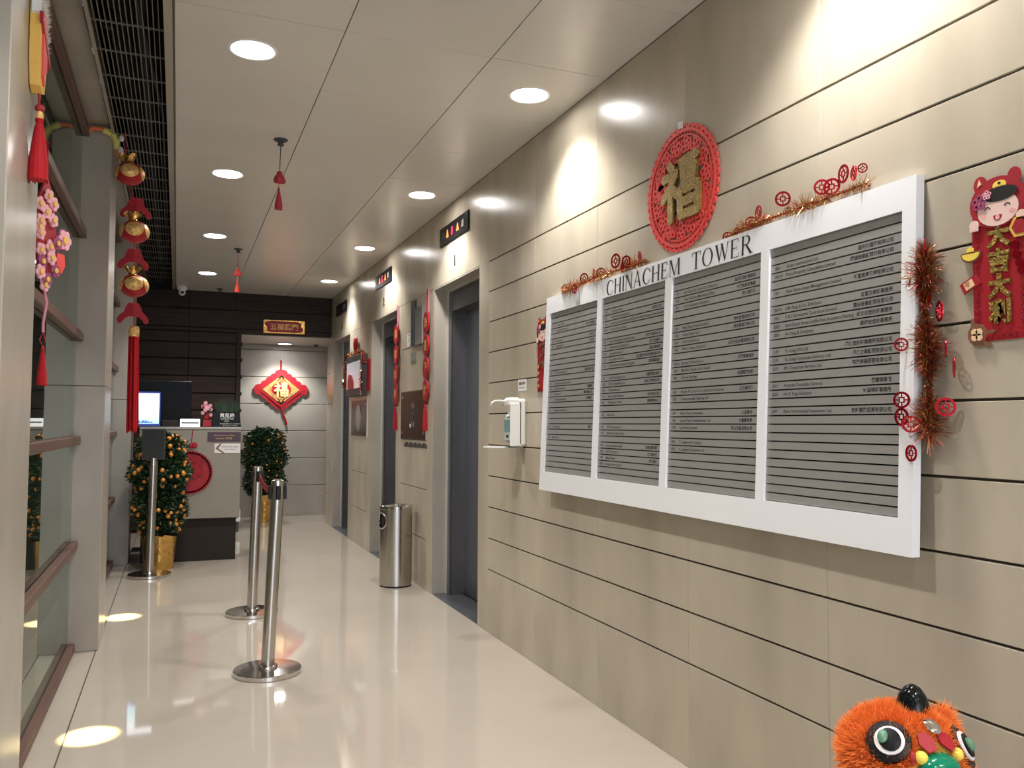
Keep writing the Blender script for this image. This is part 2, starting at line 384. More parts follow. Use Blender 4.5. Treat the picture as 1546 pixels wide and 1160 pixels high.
struct(v.build('ceiling_void', BLACKV))
cn = MB(); cn.tube([(-.2, 2.5, 3.25), (-.22, 10.7, 3.25)], .03, 8); cn.tube([(-.3, 2.5, 3.18), (-.12, 5.5, 3.2), (-.15, 10.7, 3.2)], .012, 6)
tag(cn.build('conduit', DGREY), 'dark conduits running above the ceiling grille', 'pipe')
struct(MB().box((-.80, -3, 3.035), (-.388, 10.82, 3.47)).build('soffit', STONE2))
struct(MB().box((-.388, -3, ZG-.005), (-.372, 10.8, ZG+.08)).build('trim_6', TRIM))

# ---------------------------------------------------------------- left side: piers, glass, rails
XG = -.545
wl = struct(MB().box((-.80, -3, 0), (-.78, 10.82, 3.5)).build('wall_left', mat('green_grey_wall', (.10, .11, .09), .7))); wl['_o'] = [0, 0, 0]
PY = [2.27+3.08*k for k in range(-1, 3)]
for k, y in enumerate(PY):
    g = bpy.data.objects.new('wall_pier_%d' % (k+1), None); COL.objects.link(g); g.location = (-.47, y+.23, 0); g['kind'] = 'structure'; g['_o'] = list(g.location)
    for z0, z1 in (((0, 1.51), (1.512, 3.035)) if k != 1 else ((0, 3.035),)):
        MB().box((-.60, y, z0), (-.39, y+.46, z1), bev=.003).build('stone_slab', STONE2, g)
n = 0
bays = [(-3, PY[0])]+[(PY[k]+.46, PY[k+1]) for k in range(3)]+[(PY[3]+.46, 10.81)]
for i, (y0, y1) in enumerate(bays):
    wdw = struct(MB().box((XG-.012, y0, 0), (XG, y1, 3.035)).build('window_%d' % (i+1), GLASS)); wdw['_o'] = [0, 0, 0]
    for z in (.028, .602, 1.198, 1.79, 2.388, 2.985):
        rb = MB().box((XG+.0005, y0+.002, z-.024), (XG+.036, y1-.002, z+.024), bev=.004)
        rb.build('glazing_rail', RAIL, wdw)

# ---------------------------------------------------------------- end of the corridor
wb = struct(MB().box((-1.9, 10.84, 0), (.715, 10.96, 3.4)).build('wall_back', WOODGAP)); wb['_o'] = [0, 0, 0]
zz = [.02, .22, .43, .635, .84, 1.045, 1.25, 1.457, 1.665, 1.875, 2.085, 2.283, 2.417, 2.47, 2.70, 2.917]
for c0, c1 in ((-1.85, -.62), (-.615, .11), (.115, .66)):
    for i in range(len(zz)-1):
        MB().box((c0, 10.822, zz[i]+.007), (c1, 10.84, zz[i+1]-.007), bev=.003).build('wood_plank', DARKWOOD, wb)
MB().box((.665, 10.815, 0), (.72, 10.96, 2.417)).build('corner_post', DARKWOOD, wb)
for z in zz[1:12]: MB().box((.715, 10.82, z-.02), (.735, 10.95, z+.02)).build('plank_cap', WOODGAP, wb)
lt = struct(MB().box((.66, 10.842, 2.417), (X+.013, 10.96, 3.0)).build('wall_lintel', WOODGAP)); lt['_o'] = [0, 0, 0]
for z0, z1 in ((2.417, 2.47), (2.47, 2.70), (2.70, 2.917)):
    MB().box((.66, 10.822, z0+.003), (X-.001, 10.842, z1-.003), bev=.003).build('wood_plank', DARKWOOD, lt)
we = struct(MB().box((.3, 12.16, 0), (2.5, 12.26, 2.6)).build('wall_end', GAP)); we['_o'] = [0, 0, 0]
ze = [0, .426, .81, 1.195, 1.575, 1.955, 2.335, 2.41]
for i in range(len(ze)-1): MB().box((.3, 12.145, ze[i]+(.0 if i == 0 else .004)), (2.5, 12.16, ze[i+1]-.004), bev=.003).build('stone_panel', ENDST, we)
struct(MB().box((.3, 10.96, 2.41), (2.5, 12.26, 2.5)).build('ceiling_end_lobby', CEIL))
struct(MB().box((2.42, YEND, 0), (2.5, 12.2, 2.5)).build('wall_end_right', ENDST))
struct(MB().box((X+.013, YEND-.001, 0), (2.5, YEND+.0, 2.5)).build('wall_end_return', ENDST))
struct(MB().box((.2, 10.96, 0), (.3, 12.26, 2.5)).build('wall_end_left', ENDST))
struct(MB().box((X+.1, -3, 2.6), (2.6, 12, 3.1)).build('ceiling_shaft_cap', BLACKV))

# ---------------------------------------------------------------- recessed downlights
def downlight(x, y, z, label, power, vis=True, ang=118):
    t = thing('downlight', label, 'light', (x, y, z), 'recessed ceiling downlights')
    r = MB().lathe((x, y, z), [(.104, -.0015), (.104, .001), (.094, .0015), (.088, .02), (.086, .0215), (.088, -.0005), (.094, -.0035), (.104, -.0015)], 28, cap=False); auto(r.build('trim_ring', WHITE, t))
    MB().lathe((x, y, z+.012), [(.0, 0), (.05, -.001), (.087, 0), (.087, .006), (0, .006)], 28, cap=False).build('diffuser', LAMP, t, smooth=True)
    l = bpy.data.lights.new('lamp', 'SPOT'); l.energy = power; l.spot_size = math.radians(ang); l.spot_blend = .6; l.shadow_soft_size = .07; l.color = (1, .965, .93)
    lo = bpy.data.objects.new('lamp', l); COL.objects.link(lo); lo.parent = t; lo.location = (0, 0, -.012)
    return t
names = ['behind the camera', 'just behind the camera', 'nearest the camera', 'in the second row', 'in the third row', 'in the farthest row']
rowname = {0: 'second row behind the camera', 1: 'first row behind the camera', 2: 'row above the near right wall, out of view', 3: 'row nearest in view', 4: 'second row in view', 5: 'third row in view', 6: 'farthest row by the dark wood wall'}
for k, y in enumerate(YL):
    if y < -2.6: continue
    for q, x in enumerate(XL):
        downlight(x, y, ZC, 'round recessed downlight in the %s column, %s' % ('left' if q == 0 else 'right-hand', rowname[k]), SPOT_W)
downlight(1.357, 11.80, 2.396, 'round recessed downlight above the red diamond ornament in the end lobby', 44)
# narrow accent spots over the left floor edge (small black cans in the grille)
for nm, y in (('near', 3.92), ('far', 6.2)):
    t = thing('accent_spotlight', 'small dark spotlight tucked in the %s part of the left ceiling grille' % nm, 'spotlight', (-.31, y, ZG+.02))
    auto(MB().lathe((-.31, y, ZG+.02), [(.022, 0), (.024, .01), (.024, .08), (.01, .09)], 16).build('can', BLACKP, t))
    l = bpy.data.lights.new('lamp', 'SPOT'); l.energy = ACCENT_W*9; l.spot_size = math.radians(5.0); l.spot_blend = 1; l.shadow_soft_size = .01; l.color = (1, .86, .40)
    lo = bpy.data.objects.new('lamp', l); COL.objects.link(lo); lo.parent = t; lo.location = (0, 0, -.03)

# ================================================================ DIRECTORY BOARD
# leaning board: bottom stands further off the wall than the top
BZ0, BZ1, BY0, BY1 = .962, 1.966, 1.617, 3.99
slope = (1.800-1.757)/(BZ1-BZ0)
def BF(u, v, w_):        # u from left (far) edge towards the camera, v up from the bottom, w outward
    return (1.757+slope*v-w_, BY1-u, BZ0+v)
BW, BH = BY1-BY0, BZ1-BZ0
bd = thing('directory_board', 'big white framed building directory with four grey columns of name slats', 'sign board', (1.79, 2.8, BZ0))
fb = MB()
pc = [(3.944, 3.413), (3.368, 2.834), (2.787, 2.246), (2.205, 1.663)]
pu = [(BY1-a, BY1-c) for a, c in pc]; pv0, pv1 = 1.058-BZ0, 1.878-BZ0
def bbox(mb, u0, u1, v0, v1, w0, w1, m=None):
    vs = [BF(u, v_, w_) for u in (u0, u1) for v_ in (v0, v1) for w_ in (w0, w1)]
    mb.add(vs, [(0, 1, 3, 2), (4, 6, 7, 5), (0, 4, 5, 1), (2, 3, 7, 6), (0, 2, 6, 4), (1, 5, 7, 3)], m)
D = -.028
bbox(fb, 0, BW, pv1, BH, D, 0); bbox(fb, 0, BW, 0, pv0, D, 0)
us = [0]+[q for p_ in pu for q in p_]+[BW]
for i in range(0, len(us), 2): bbox(fb, us[i], us[i+1], pv0, pv1, D, 0)
fo = fb.build('frame', WHITE, bd)
bk = MB(); bbox(bk, .01, BW-.01, .01, BH-.01, D-.002, D); bk.build('backing', SLATGAP, bd)
bw = MB()
for u_, v_ in ((.3, .12), (.3, BH-.08), (BW-.3, .12), (BW-.3, BH-.08)):
    p_ = BF(u_, v_, D-.002); bw.box((p_[0], p_[1]-.03, p_[2]-.03), (X+.004, p_[1]+.03, p_[2]+.03))
bw.build('wall_bracket', DGREY, bd)
ROWS4 = {3: ('1801', 'Arjun International Ltd.', '富利行國際有限公司'), 4: ('1803-4', 'Point Property Consultants Limited', '匯達物業顧問行有限公司'), 6: ('19/F', 'New Vision Asset Management Limited', '新富資產管理有限公司'),
 8: ('2001A', 'S.M. Pang & Co. Solicitors', '曾富文律師事務所'), 9: ('2001', 'K & S Secretarial Consultant Limited', '國信秘書顧問有限公司'), 10: ('2003', 'Kelvin Chong & Partners Certified Public Accountants (Practising)', '莊文忠會計師事務所'),
 11: ('2005', 'An Yang & Company', '歐陽安會計事務所'), 13: ('21/F', 'Yu Song CPA Ltd', '風仁會計師事務所有限公司'), 14: ('21/F', 'Yu Song Corporate Advisory Ltd.', '風仁企業顧問有限公司'), 15: ('21/F', 'RK Corporate Services Ltd.', '聯盈商業服務有限公司'),
 17: ('2201', 'Austrian Consulate General', '奧國領事館'), 18: ('2202', 'Ho & Tang Solicitors', '何譚律師事務所'), 20: ('24/F', 'Apex International Investment Ltd.', '宏峰國際投資有限公司')}
ROWS3 = {3: ('11/F', 'Sun, Ng Small Cap & Co. Solicitors', '吳孫陳律師事務所'), 4: ('12/F', 'Clear Harbour Marketing Office', '中港貿易辦事處'), 5: ('12/F', 'J & H Solicitors & Notaries', '張何律師行'), 8: ('1301', 'Ming Shing Financial Limited', '明城財務有限公司'),
 9: ('1302', 'Global Expert Ltd', '環球專業管理公司'), 10: ('1303', 'L & S. Limited Ltd', ''), 11: ('1305', 'Pilbara Unique China Ltd.', '皮爾巴拉中國有限公司'), 13: ('1401-2', 'Bureau Of Work & Co.', '周廣榮事務所'), 14: ('1403', 'Mandarin Health Care Limited', ''),
 15: ('1405', 'Harvest Holdings', '豐盛國際控股'), 17: ('1501', 'Francis W. Long & Co. Solicitors & Notaries', '王方律師行'), 18: ('1502', 'Commonwealth Catering Ltd', ''), 20: ('16/F', 'Harry Young Associates', '人友商行'),
 21: ('1701', 'Lotus Dream Entertainment Ltd', '大畫廊有限'), 22: ('1702', 'Lee Dental Limited', '李氏牙醫有限公司'), 24: ('1703', 'P. Leighton & Company', ''), 25: ('1705', 'K. Leighton Corporate Ltd', '')}
ROWS2 = {3: ('5/F', 'Orta Real Estate', ''), 4: ('6/F', 'Wing Wo Ho Development', '永和行發展'), 5: ('601', 'Lee Ho Law Limited of Hong Kong, New Territories Property Centre Limited', ''), 6: ('602', 'Yee On Tong Chamber', ''), 8: ('7/F', 'Fan F. Chan Marine Building Limited', '香港海事貿易公司'),
 9: ('701', 'Orient Express Holding Ltd', '東方快運集團'), 10: ('702', 'Ace Enterprise Ltd', '王牌企業有限'), 11: ('703', 'Asia Pacific Trade Co', '亞太國際貿易及投資有限公司'), 12: ('8/F', 'Home Builders & Interiors Designers', '家居建築設計'), 14: ('801', 'China Press Agency Ltd', '中國新聞社有限'),
 15: ('802', 'G. Chiu Engineering Ltd', '趙氏工程有限公司'), 16: ('803', 'F. Investment Ltd', ''), 17: ('9/F', 'Anson Capital Services', '安信資本公司'), 18: ('901', 'Wong Kwan Centre', '黃昆商業中心'), 20: ('902', 'Sakura Ltd', ''), 22: ('903', 'Silver Resources Ltd', ''),
 23: ('10/F', 'Jewellery Trading Limited', ''), 25: ('1001', 'Lucky Jewellery Limited', '福星珠寶有限'), 26: ('1002', 'Bei Ta Trading Co', '北大貿易行'), 27: ('1003', 'Martin Design', '馬丁設計'), 28: ('1005', 'Bridge Services Limited', '')}
ROWS1 = {3: ('1/F', 'Orchid Garden', ''), 4: ('1/F', 'Gourmet Restaurant', '美食酒家有限'), 6: ('2/F', 'Yat Fung Co', '一峰公司'), 7: ('201', 'Hung Fung Ltd', '鴻豐行'), 12: ('202', 'Win Tak Company Ltd', '榮德有限公司'), 14: ('301', 'China United Financial Services', ''),
 15: ('302', 'Lai Shun International', '麗順國際'), 16: ('303', 'Wise Source', '慧源實業公司'), 17: ('3/F', 'Sun Shing International', '新盛國際'), 19: ('4/F', 'Chung Fai Investment Co', ''), 22: ('401', 'Crown Estate', '冠業'), 24: ('402', 'Man Fung Co', '')}
NS = 30; pitch_v = (pv1-pv0)/NS
for ci, rows in enumerate((ROWS1, ROWS2, ROWS3, ROWS4)):
    u0, u1 = pu[ci]; first = None
    for r in range(NS):
        vb = pv1-(r+1)*pitch_v; v0, v1 = vb+.0022, vb+pitch_v-.0022
        sm = MB()
        bbox(sm, u0+.001, u1-.001, v0, v1, D, -.0085)
        so = sm.build('name_slat', SLAT, bd)
        if (r+1) in rows:
            no, en, zh = rows[r+1]; tm = MB(); h = .0125; bfr = lambda u, v_, w_: BF(u, v_, w_)
            text(tm, no, BF, u0+.022, v0+.0065, h*1.15, -.0082, off=.012); tm.build('suite_number', GREYINK, so); tm = MB()
            text(tm, en, BF, u0+.077, v0+.0065, h*1.2, -.0082, sx=min(1, (u1-u0-.1-(.15 if zh else 0))/max(.01, (text_geo(en)[3]*h*1.2))), off=.012); tm.build('tenant_name', GREYINK, so)
            if zh: tm = MB(); text(tm, zh, BF, u1-.035, v0+.006, h*1.15, -.0082, align='r', off=.02); tm.build('chinese_name', GREYINK, so)
# title in roman capitals
def E2(cx, cy, rx, ry, a0, a1, n=22): return [(cx+rx*math.cos(a0+(a1-a0)*i/n), cy+ry*math.sin(a0+(a1-a0)*i/n)) for i in range(n+1)]
def band(outer, inner): return [[outer[i], outer[i+1], inner[i+1], inner[i]] for i in range(len(outer)-1)]
def Rr(x0, y0, x1, y1): return [[(x0, y0), (x1, y0), (x1, y1), (x0, y1)]]
T = .13; t_ = .042; sf = .03
def stem(x, w_=T, y0=0, y1=1): return Rr(x, y0, x+w_, y1)+Rr(x-.05, y0, x+w_+.05, y0+sf)+Rr(x-.05, y1-sf, x+w_+.05, y1)
GL = {
 'C': (band(E2(.46, .5, .42, .52, .75, 5.55), E2(.49, .5, .31, .475, .75, 5.55))+[[(.74, .70), (.80, .70), (.80, 1.0), (.76, .86)]]+[[(.72, .13), (.82, .25), (.80, .28), (.70, .17)]], .86),
 'H': (stem(.07)+stem(.63)+Rr(.18, .49, .66, .49+t_), .83), 'I': (stem(.07), .27),
 'N': (stem(.07, .05)+stem(.68, .05)+[[(.05, 1), (.22, 1), (.73, 0), (.68, -.02)]], .80),
 'A': ([[(.40, 1.02), (.46, 1.02), (.82, 0), (.66, 0)], [(.40, 1.02), (.44, .93), (.12, 0), (.07, 0)]]+Rr(.2, .34, .62, .34+t_)+Rr(.0, 0, .2, sf)+Rr(.58, 0, .88, sf), .87),
 'E': (stem(.07)+Rr(.2, 0, .62, t_)+Rr(.2, 1-t_, .58, 1)+Rr(.2, .49, .46, .49+t_)+Rr(.44, .4, .47, .62)+[[(.58, 0), (.62, 0), (.68, .24), (.64, .24)], [(.55, 1), (.59, 1), (.6, .78), (.56, .78)]], .70),
 'M': (stem(.07, .05)+stem(.84, T)+[[(.05, 1), (.21, 1), (.54, .05), (.48, 0)], [(.84, 1), (.90, 1), (.53, 0), (.48, 0)]], 1.05),
 'T': (Rr(.33, 0, .33+T, 1)+Rr(.24, 0, .55, sf)+Rr(.02, 1-t_, .77, 1)+[[(.02, 1), (.05, 1), (.06, .76), (.02, .76)], [(.74, 1), (.77, 1), (.77, .76), (.73, .76)]], .80),
 'O': (band(E2(.46, .5, .44, .52, 0, 2*PI, 32), E2(.46, .5, .31, .48, 0, 2*PI, 32)), .94),
 'W': ([[(.05, 1), (.21, 1), (.44, .1), (.38, -.02)], [(.62, 1), (.56, 1), (.36, -.02), (.41, -.02)], [(.48, 1), (.64, 1), (.88, .1), (.82, -.02)], [(1.08, 1), (1.02, 1), (.80, -.02), (.85, -.02)]]+Rr(0, 1-sf, .28, 1)+Rr(.44, 1-sf, .72, 1)+Rr(.94, 1-sf, 1.16, 1), 1.14),
 'R': (stem(.07)+band(E2(.38, .75, .28, .25, -PI/2, PI/2, 14), E2(.36, .75, .17, .21, -PI/2, PI/2, 14))+Rr(.19, 1-t_, .40, 1)+Rr(.19, .5, .40, .5+t_)+[[(.32, .5), (.46, .5), (.82, 0), (.66, 0)]]+Rr(.66, 0, .90, sf), .88)}
def title(word, ya, yb):
    cap = .066; tot = sum(GL[c][1] for c in word)+.10*(len(word)-1); s = (ya-yb)/tot; u = BY1-ya; vb = 1.883-BZ0+.002
    for c in word:
        ps, wd = GL[c]; lm = MB()
        for p_ in ps: lm.add([BF(u+x_*s, vb+y_*cap, .0012) for x_, y_ in p_], [tuple(range(len(p_)))])
        lm.build('title_letter', BLACKL, bd); u += (wd+.10)*s
title('CHINACHEM', 3.328, 2.727); title('TOWER', 2.651, 2.287)

# ---------------------------------------------------------------- tinsel garlands
def tassel(mb, x, y, z1, z0, r0, r1, m=None, n=14, sl=0):
    L = z1-z0; mb.lathe((x, y, z0), [(r1*.2, .001), (r1, 0), (r1*.96, L*.25), (r0*1.15, L*.8), (r0*.8, L*.86), (r0, L*.92), (r0*.5, L)], n, m)
    for i in range(22):
        a = random.uniform(0, 2*PI); rr = r1*.97
        mb.tube([(x+math.cos(a)*r0*.9, y+math.sin(a)*r0*.9, z1-L*.2), (x+math.cos(a)*rr, y+math.sin(a)*rr, z0-random.uniform(0, L*.05))], r1*.07, 3, m)
def garland(label, path, rad, n, mats, coins, frn=FR):
    t = thing('tinsel_garland', label, 'garland', path[0], 'bronze and red tinsel garlands on the directory')
    pts = [Vector(p) for p in path]; segs = [(pts[i+1]-pts[i]).length for i in range(len(pts)-1)]; tot = sum(segs)
    def at(s):
        s = s*tot
        for i, L in enumerate(segs):
            if s <= L or i == len(segs)-1: return pts[i].lerp(pts[i+1], min(1, s/L))
            s -= L
    mb = MB()
    for i in range(int(n*2.6)):
        p = at(random.random()); d = Vector((random.gauss(0, 1), random.gauss(0, 1), random.gauss(0, 1))).normalized()
        L = rad*random.uniform(.45, 1.15)*(.75+.45*math.sin(p.y*23+p.z*31)); e = p+d*L
        if e.x > X-.002: e.x = X-.002
        w_ = Vector((random.gauss(0, 1), random.gauss(0, 1), random.gauss(0, 1))).normalized()*.0011
        mb.add([p+w_, p-w_, e-w_*.6, e+w_*.6], [(0, 1, 2, 3)], random.choice(mats))
    stuff(mb.build('tinsel', None, t))
    st = MB().tube([at(i/24) for i in range(25)], .0025, 5); st.build('cord', TINR, t)
    for (s, dy, dz, dx, r) in coins:
        p = at(s)+Vector((dx, dy, dz)); ang = random.uniform(-.9, .9); ca, sa = math.cos(ang), math.sin(ang)
        fr = lambda u, v_, w_, p=p, ca=ca, sa=sa: (p.x-w_*ca-u*sa, p.y-u*ca+w_*sa, p.z+v_)
        c = MB(); c.ring(fr, 0, 0, r, r*.74, -.0015, .0015, 18)
        q = r*.34
        for (a0, b0, a1, b1) in ((-q, -q, -q*.6, q), (q*.6, -q, q, q), (-q, q*.6, q, q), (-q, -q, q, -q*.6), (-r*.85, -q*.2, -q, q*.2), (q, -q*.2, r*.85, q*.2), (-q*.2, q, q*.2, r*.85), (-q*.2, -r*.85, q*.2, -q)):
            c.prism(fr, [(a0, b0), (a1, b0), (a1, b1), (a0, b1)], -.001, .001)
        c.build('coin', REDF, t)
def BP(y, z, w_): return (1.757+slope*(z-BZ0)-w_, y, z)
garland('bronze tinsel garland with red coins on the far left of the board top', [BP(3.80, 1.972, .0), BP(3.5, 1.985, .0), BP(3.25, 1.99, -.01), BP(2.99, 1.985, -.01)], .042, 900, [TINS, TINS, TINR, BRONZE],
        [(.05, 0, .01, 0, .022), (.22, 0, -.02, -.02, .024), (.3, 0, .02, 0, .026), (.42, 0, .02, 0, .03), (.5, 0, .015, 0, .024), (.66, 0, .045, 0, .034), (.74, 0, .03, 0, .026), (.82, 0, .02, -.02, .026), (.92, 0, .03, 0, .022), (.78, 0, .0, -.02, .022)])
garland('bronze tinsel garland with red coins along the right half of the board top', [BP(2.46, 1.972, -.01), BP(2.3, 1.985, -.01), BP(2.0, 1.985, -.005), BP(1.80, 1.99, -.01)], .036, 800, [TINS, TINS, TINR, BRONZE],
        [(.02, 0, .0, 0, .018), (.1, 0, .0, 0, .018), (.22, 0, .012, 0, .02), (.28, 0, .035, 0, .024), (.47, 0, .05, 0, .025), (.74, 0, .04, 0, .024), (.8, 0, .03, 0, .026), (.87, 0, .055, 0, .028), (.93, 0, .045, 0, .022), (.98, 0, .05, 0, .014)])
garland('thick bronze tinsel garland with red coins hanging down the right edge of the board', [(1.805, 1.60, 1.76), (1.80, 1.60, 1.60), (1.80, 1.59, 1.45), (1.79, 1.585, 1.27)], .05, 1700, [TINS, BRONZE, BRONZE, TINR, TINR],
        [(.0, 0, .01, 0, .022), (.17, 0.02, 0, -.01, .018), (.26, 0.0, 0, -.0, .02), (.34, -.045, 0, 0, .027), (.50, .055, 0, -.03, .018), (.54, -.055, 0, 0, .022), (.62, -.075, -.01, 0, .026), (.8, .05, 0, -.04, .022), (.84, -.05, 0, 0, .024), (.87, .06, -.01, -.03, .024), (.93, .03, 0, -.03, .022), (.98, .03, -.05, -.03, .022)])

def stroke(mb, fr, pts, w_, d0, d1, m=None):
    for (a, b_) in zip(pts[:-1], pts[1:]):
        an = math.atan2(b_[1]-a[1], b_[0]-a[0]); d1 += .0004
        P = [(b_[0]+w_*.5*math.cos(an+t), b_[1]+w_*.5*math.sin(an+t)) for t in [PI*(-.5+k/6) for k in range(7)]]+[(a[0]+w_*.5*math.cos(an+t), a[1]+w_*.5*math.sin(an+t)) for t in [PI*(.5+k/6) for k in range(7)]]
        mb.prism(fr, P, d0, d1, m)
FU = [[(-.26, .42), (-.20, .36)], [(-.40, .24), (-.10, .27), (-.25, .08), (-.42, -.08)], [(-.24, .06), (-.24, -.44)], [(-.15, .02), (-.06, -.08)],
      [(.03, .41), (.40, .43)], [(.08, .27), (.36, .28), (.34, .12), (.10, .11), (.08, .27)], [(.01, -.04), (.43, -.02), (.42, -.42), (.02, -.42), (.01, -.04)], [(.02, -.23), (.42, -.22)], [(.215, -.03), (.215, -.42)]]
def draw_fu(mb, fr, cu, cv, S, w_, d0, d1, sx=1, m=None):
    for i, st in enumerate(FU): stroke(mb, fr, [(cu+x_*S*sx, cv+y_*S) for x_, y_ in st], w_*S, d0, d1+.0011*(i % 4), m)
# ---------------------------------------------------------------- big round papercut medallion
MY, MZ, MR = 2.76, 2.233, .243
md = thing('papercut_medallion', 'large round red openwork papercut with gold glitter character above the directory', 'ornament', (X, MY, MZ))
fr = FR(MY, MZ)
r_ = MB(); r_.ring(fr, 0, 0, MR*.955, MR*.905, .004, .012, 64); r_.ring(fr, 0, 0, MR*.86, MR*.835, .004, .010, 64)
for i in range(44):
    a = 2*PI*i/44; r_.ring(fr, MR*.965*math.cos(a), MR*.965*math.sin(a), MR*.07, MR*.028, .004, .010, 10)
for i in range(66):
    a = 2*PI*i/66; r_.prism(fr, [(MR*ra*math.cos(a+da), MR*ra*math.sin(a+da)) for ra, da in ((.85, -.012), (.91, .01), (.91, .03), (.85, .012))], .005, .009)
r_.build('rim', REDB, md)
fm = MB(); rnd = random.Random(3)
def flower(mb, fr, cu, cv, r, m=None, w0=.003, w1=.009, k=5):
    w1 += random.uniform(0, .0022)
    for i in range(k):
        a = 2*PI*i/k+.3; mb.ring(fr, cu+r*.6*math.cos(a), cv+r*.6*math.sin(a), r*.42, r*.2, w0, w1+.0003*i, 9, m)
    mb.ring(fr, cu, cv, r*.3, r*.12, w0, w1, 8, m)
def leafp(fr, mb, cu, cv, L, W, a, m=None, w0=.003, w1=.008):
    w1 += random.uniform(0, .002); c, s = math.cos(a), math.sin(a); P = [(0, 0), (L*.3, W), (L*.7, W*.8), (L, 0), (L*.7, -W*.8), (L*.3, -W)]
    mb.prism(fr, [(cu+x_*c-y_*s, cv+x_*s+y_*c) for x_, y_ in P], w0, w1, m)
for i in range(15):
    a = 2*PI*i/15+.1; flower(fm, fr, MR*.70*math.cos(a), MR*.70*math.sin(a), MR*.15)
for i in range(30):
    a = rnd.uniform(0, 2*PI); q = rnd.uniform(.46, .84); leafp(fr, fm, MR*q*math.cos(a), MR*q*math.sin(a), MR*rnd.uniform(.12, .22), MR*.028, rnd.uniform(0, 2*PI))
for i in range(20):
    a = rnd.uniform(0, 2*PI); q = rnd.uniform(.5, .82); fm.ring(fr, MR*q*math.cos(a), MR*q*math.sin(a), MR*.06, MR*.032, .003, .008, 9)
for i in range(12):
    a = 2*PI*i/12; fm.prism(fr, [(MR*q*math.cos(a+d), MR*q*math.sin(a+d)) for q, d in ((.45, 0), (.86, .04), (.86, .07), (.45, .04))], .002, .005)
for (a, q) in ((2.75, .66), (3.0, .56), (-.55, .66), (-2.1, .7)):
    cu, cv = MR*q*math.cos(a), MR*q*math.sin(a)
    fm.ring(fr, cu, cv, MR*.15, MR*.05, .003, .010, 16)
fm.build('openwork', REDB, md)
gm = MB(); draw_fu(gm, fr, .005, -.004, .255, .15, .010, .018, 1.1)
g_ = gm.build('gold_character', GLITTER, md)
MB().prism(fr, [(.02, .235), (.02, .262), (-.012, .268), (-.012, .238)], .012, .013).build('tape', PAPER, md)

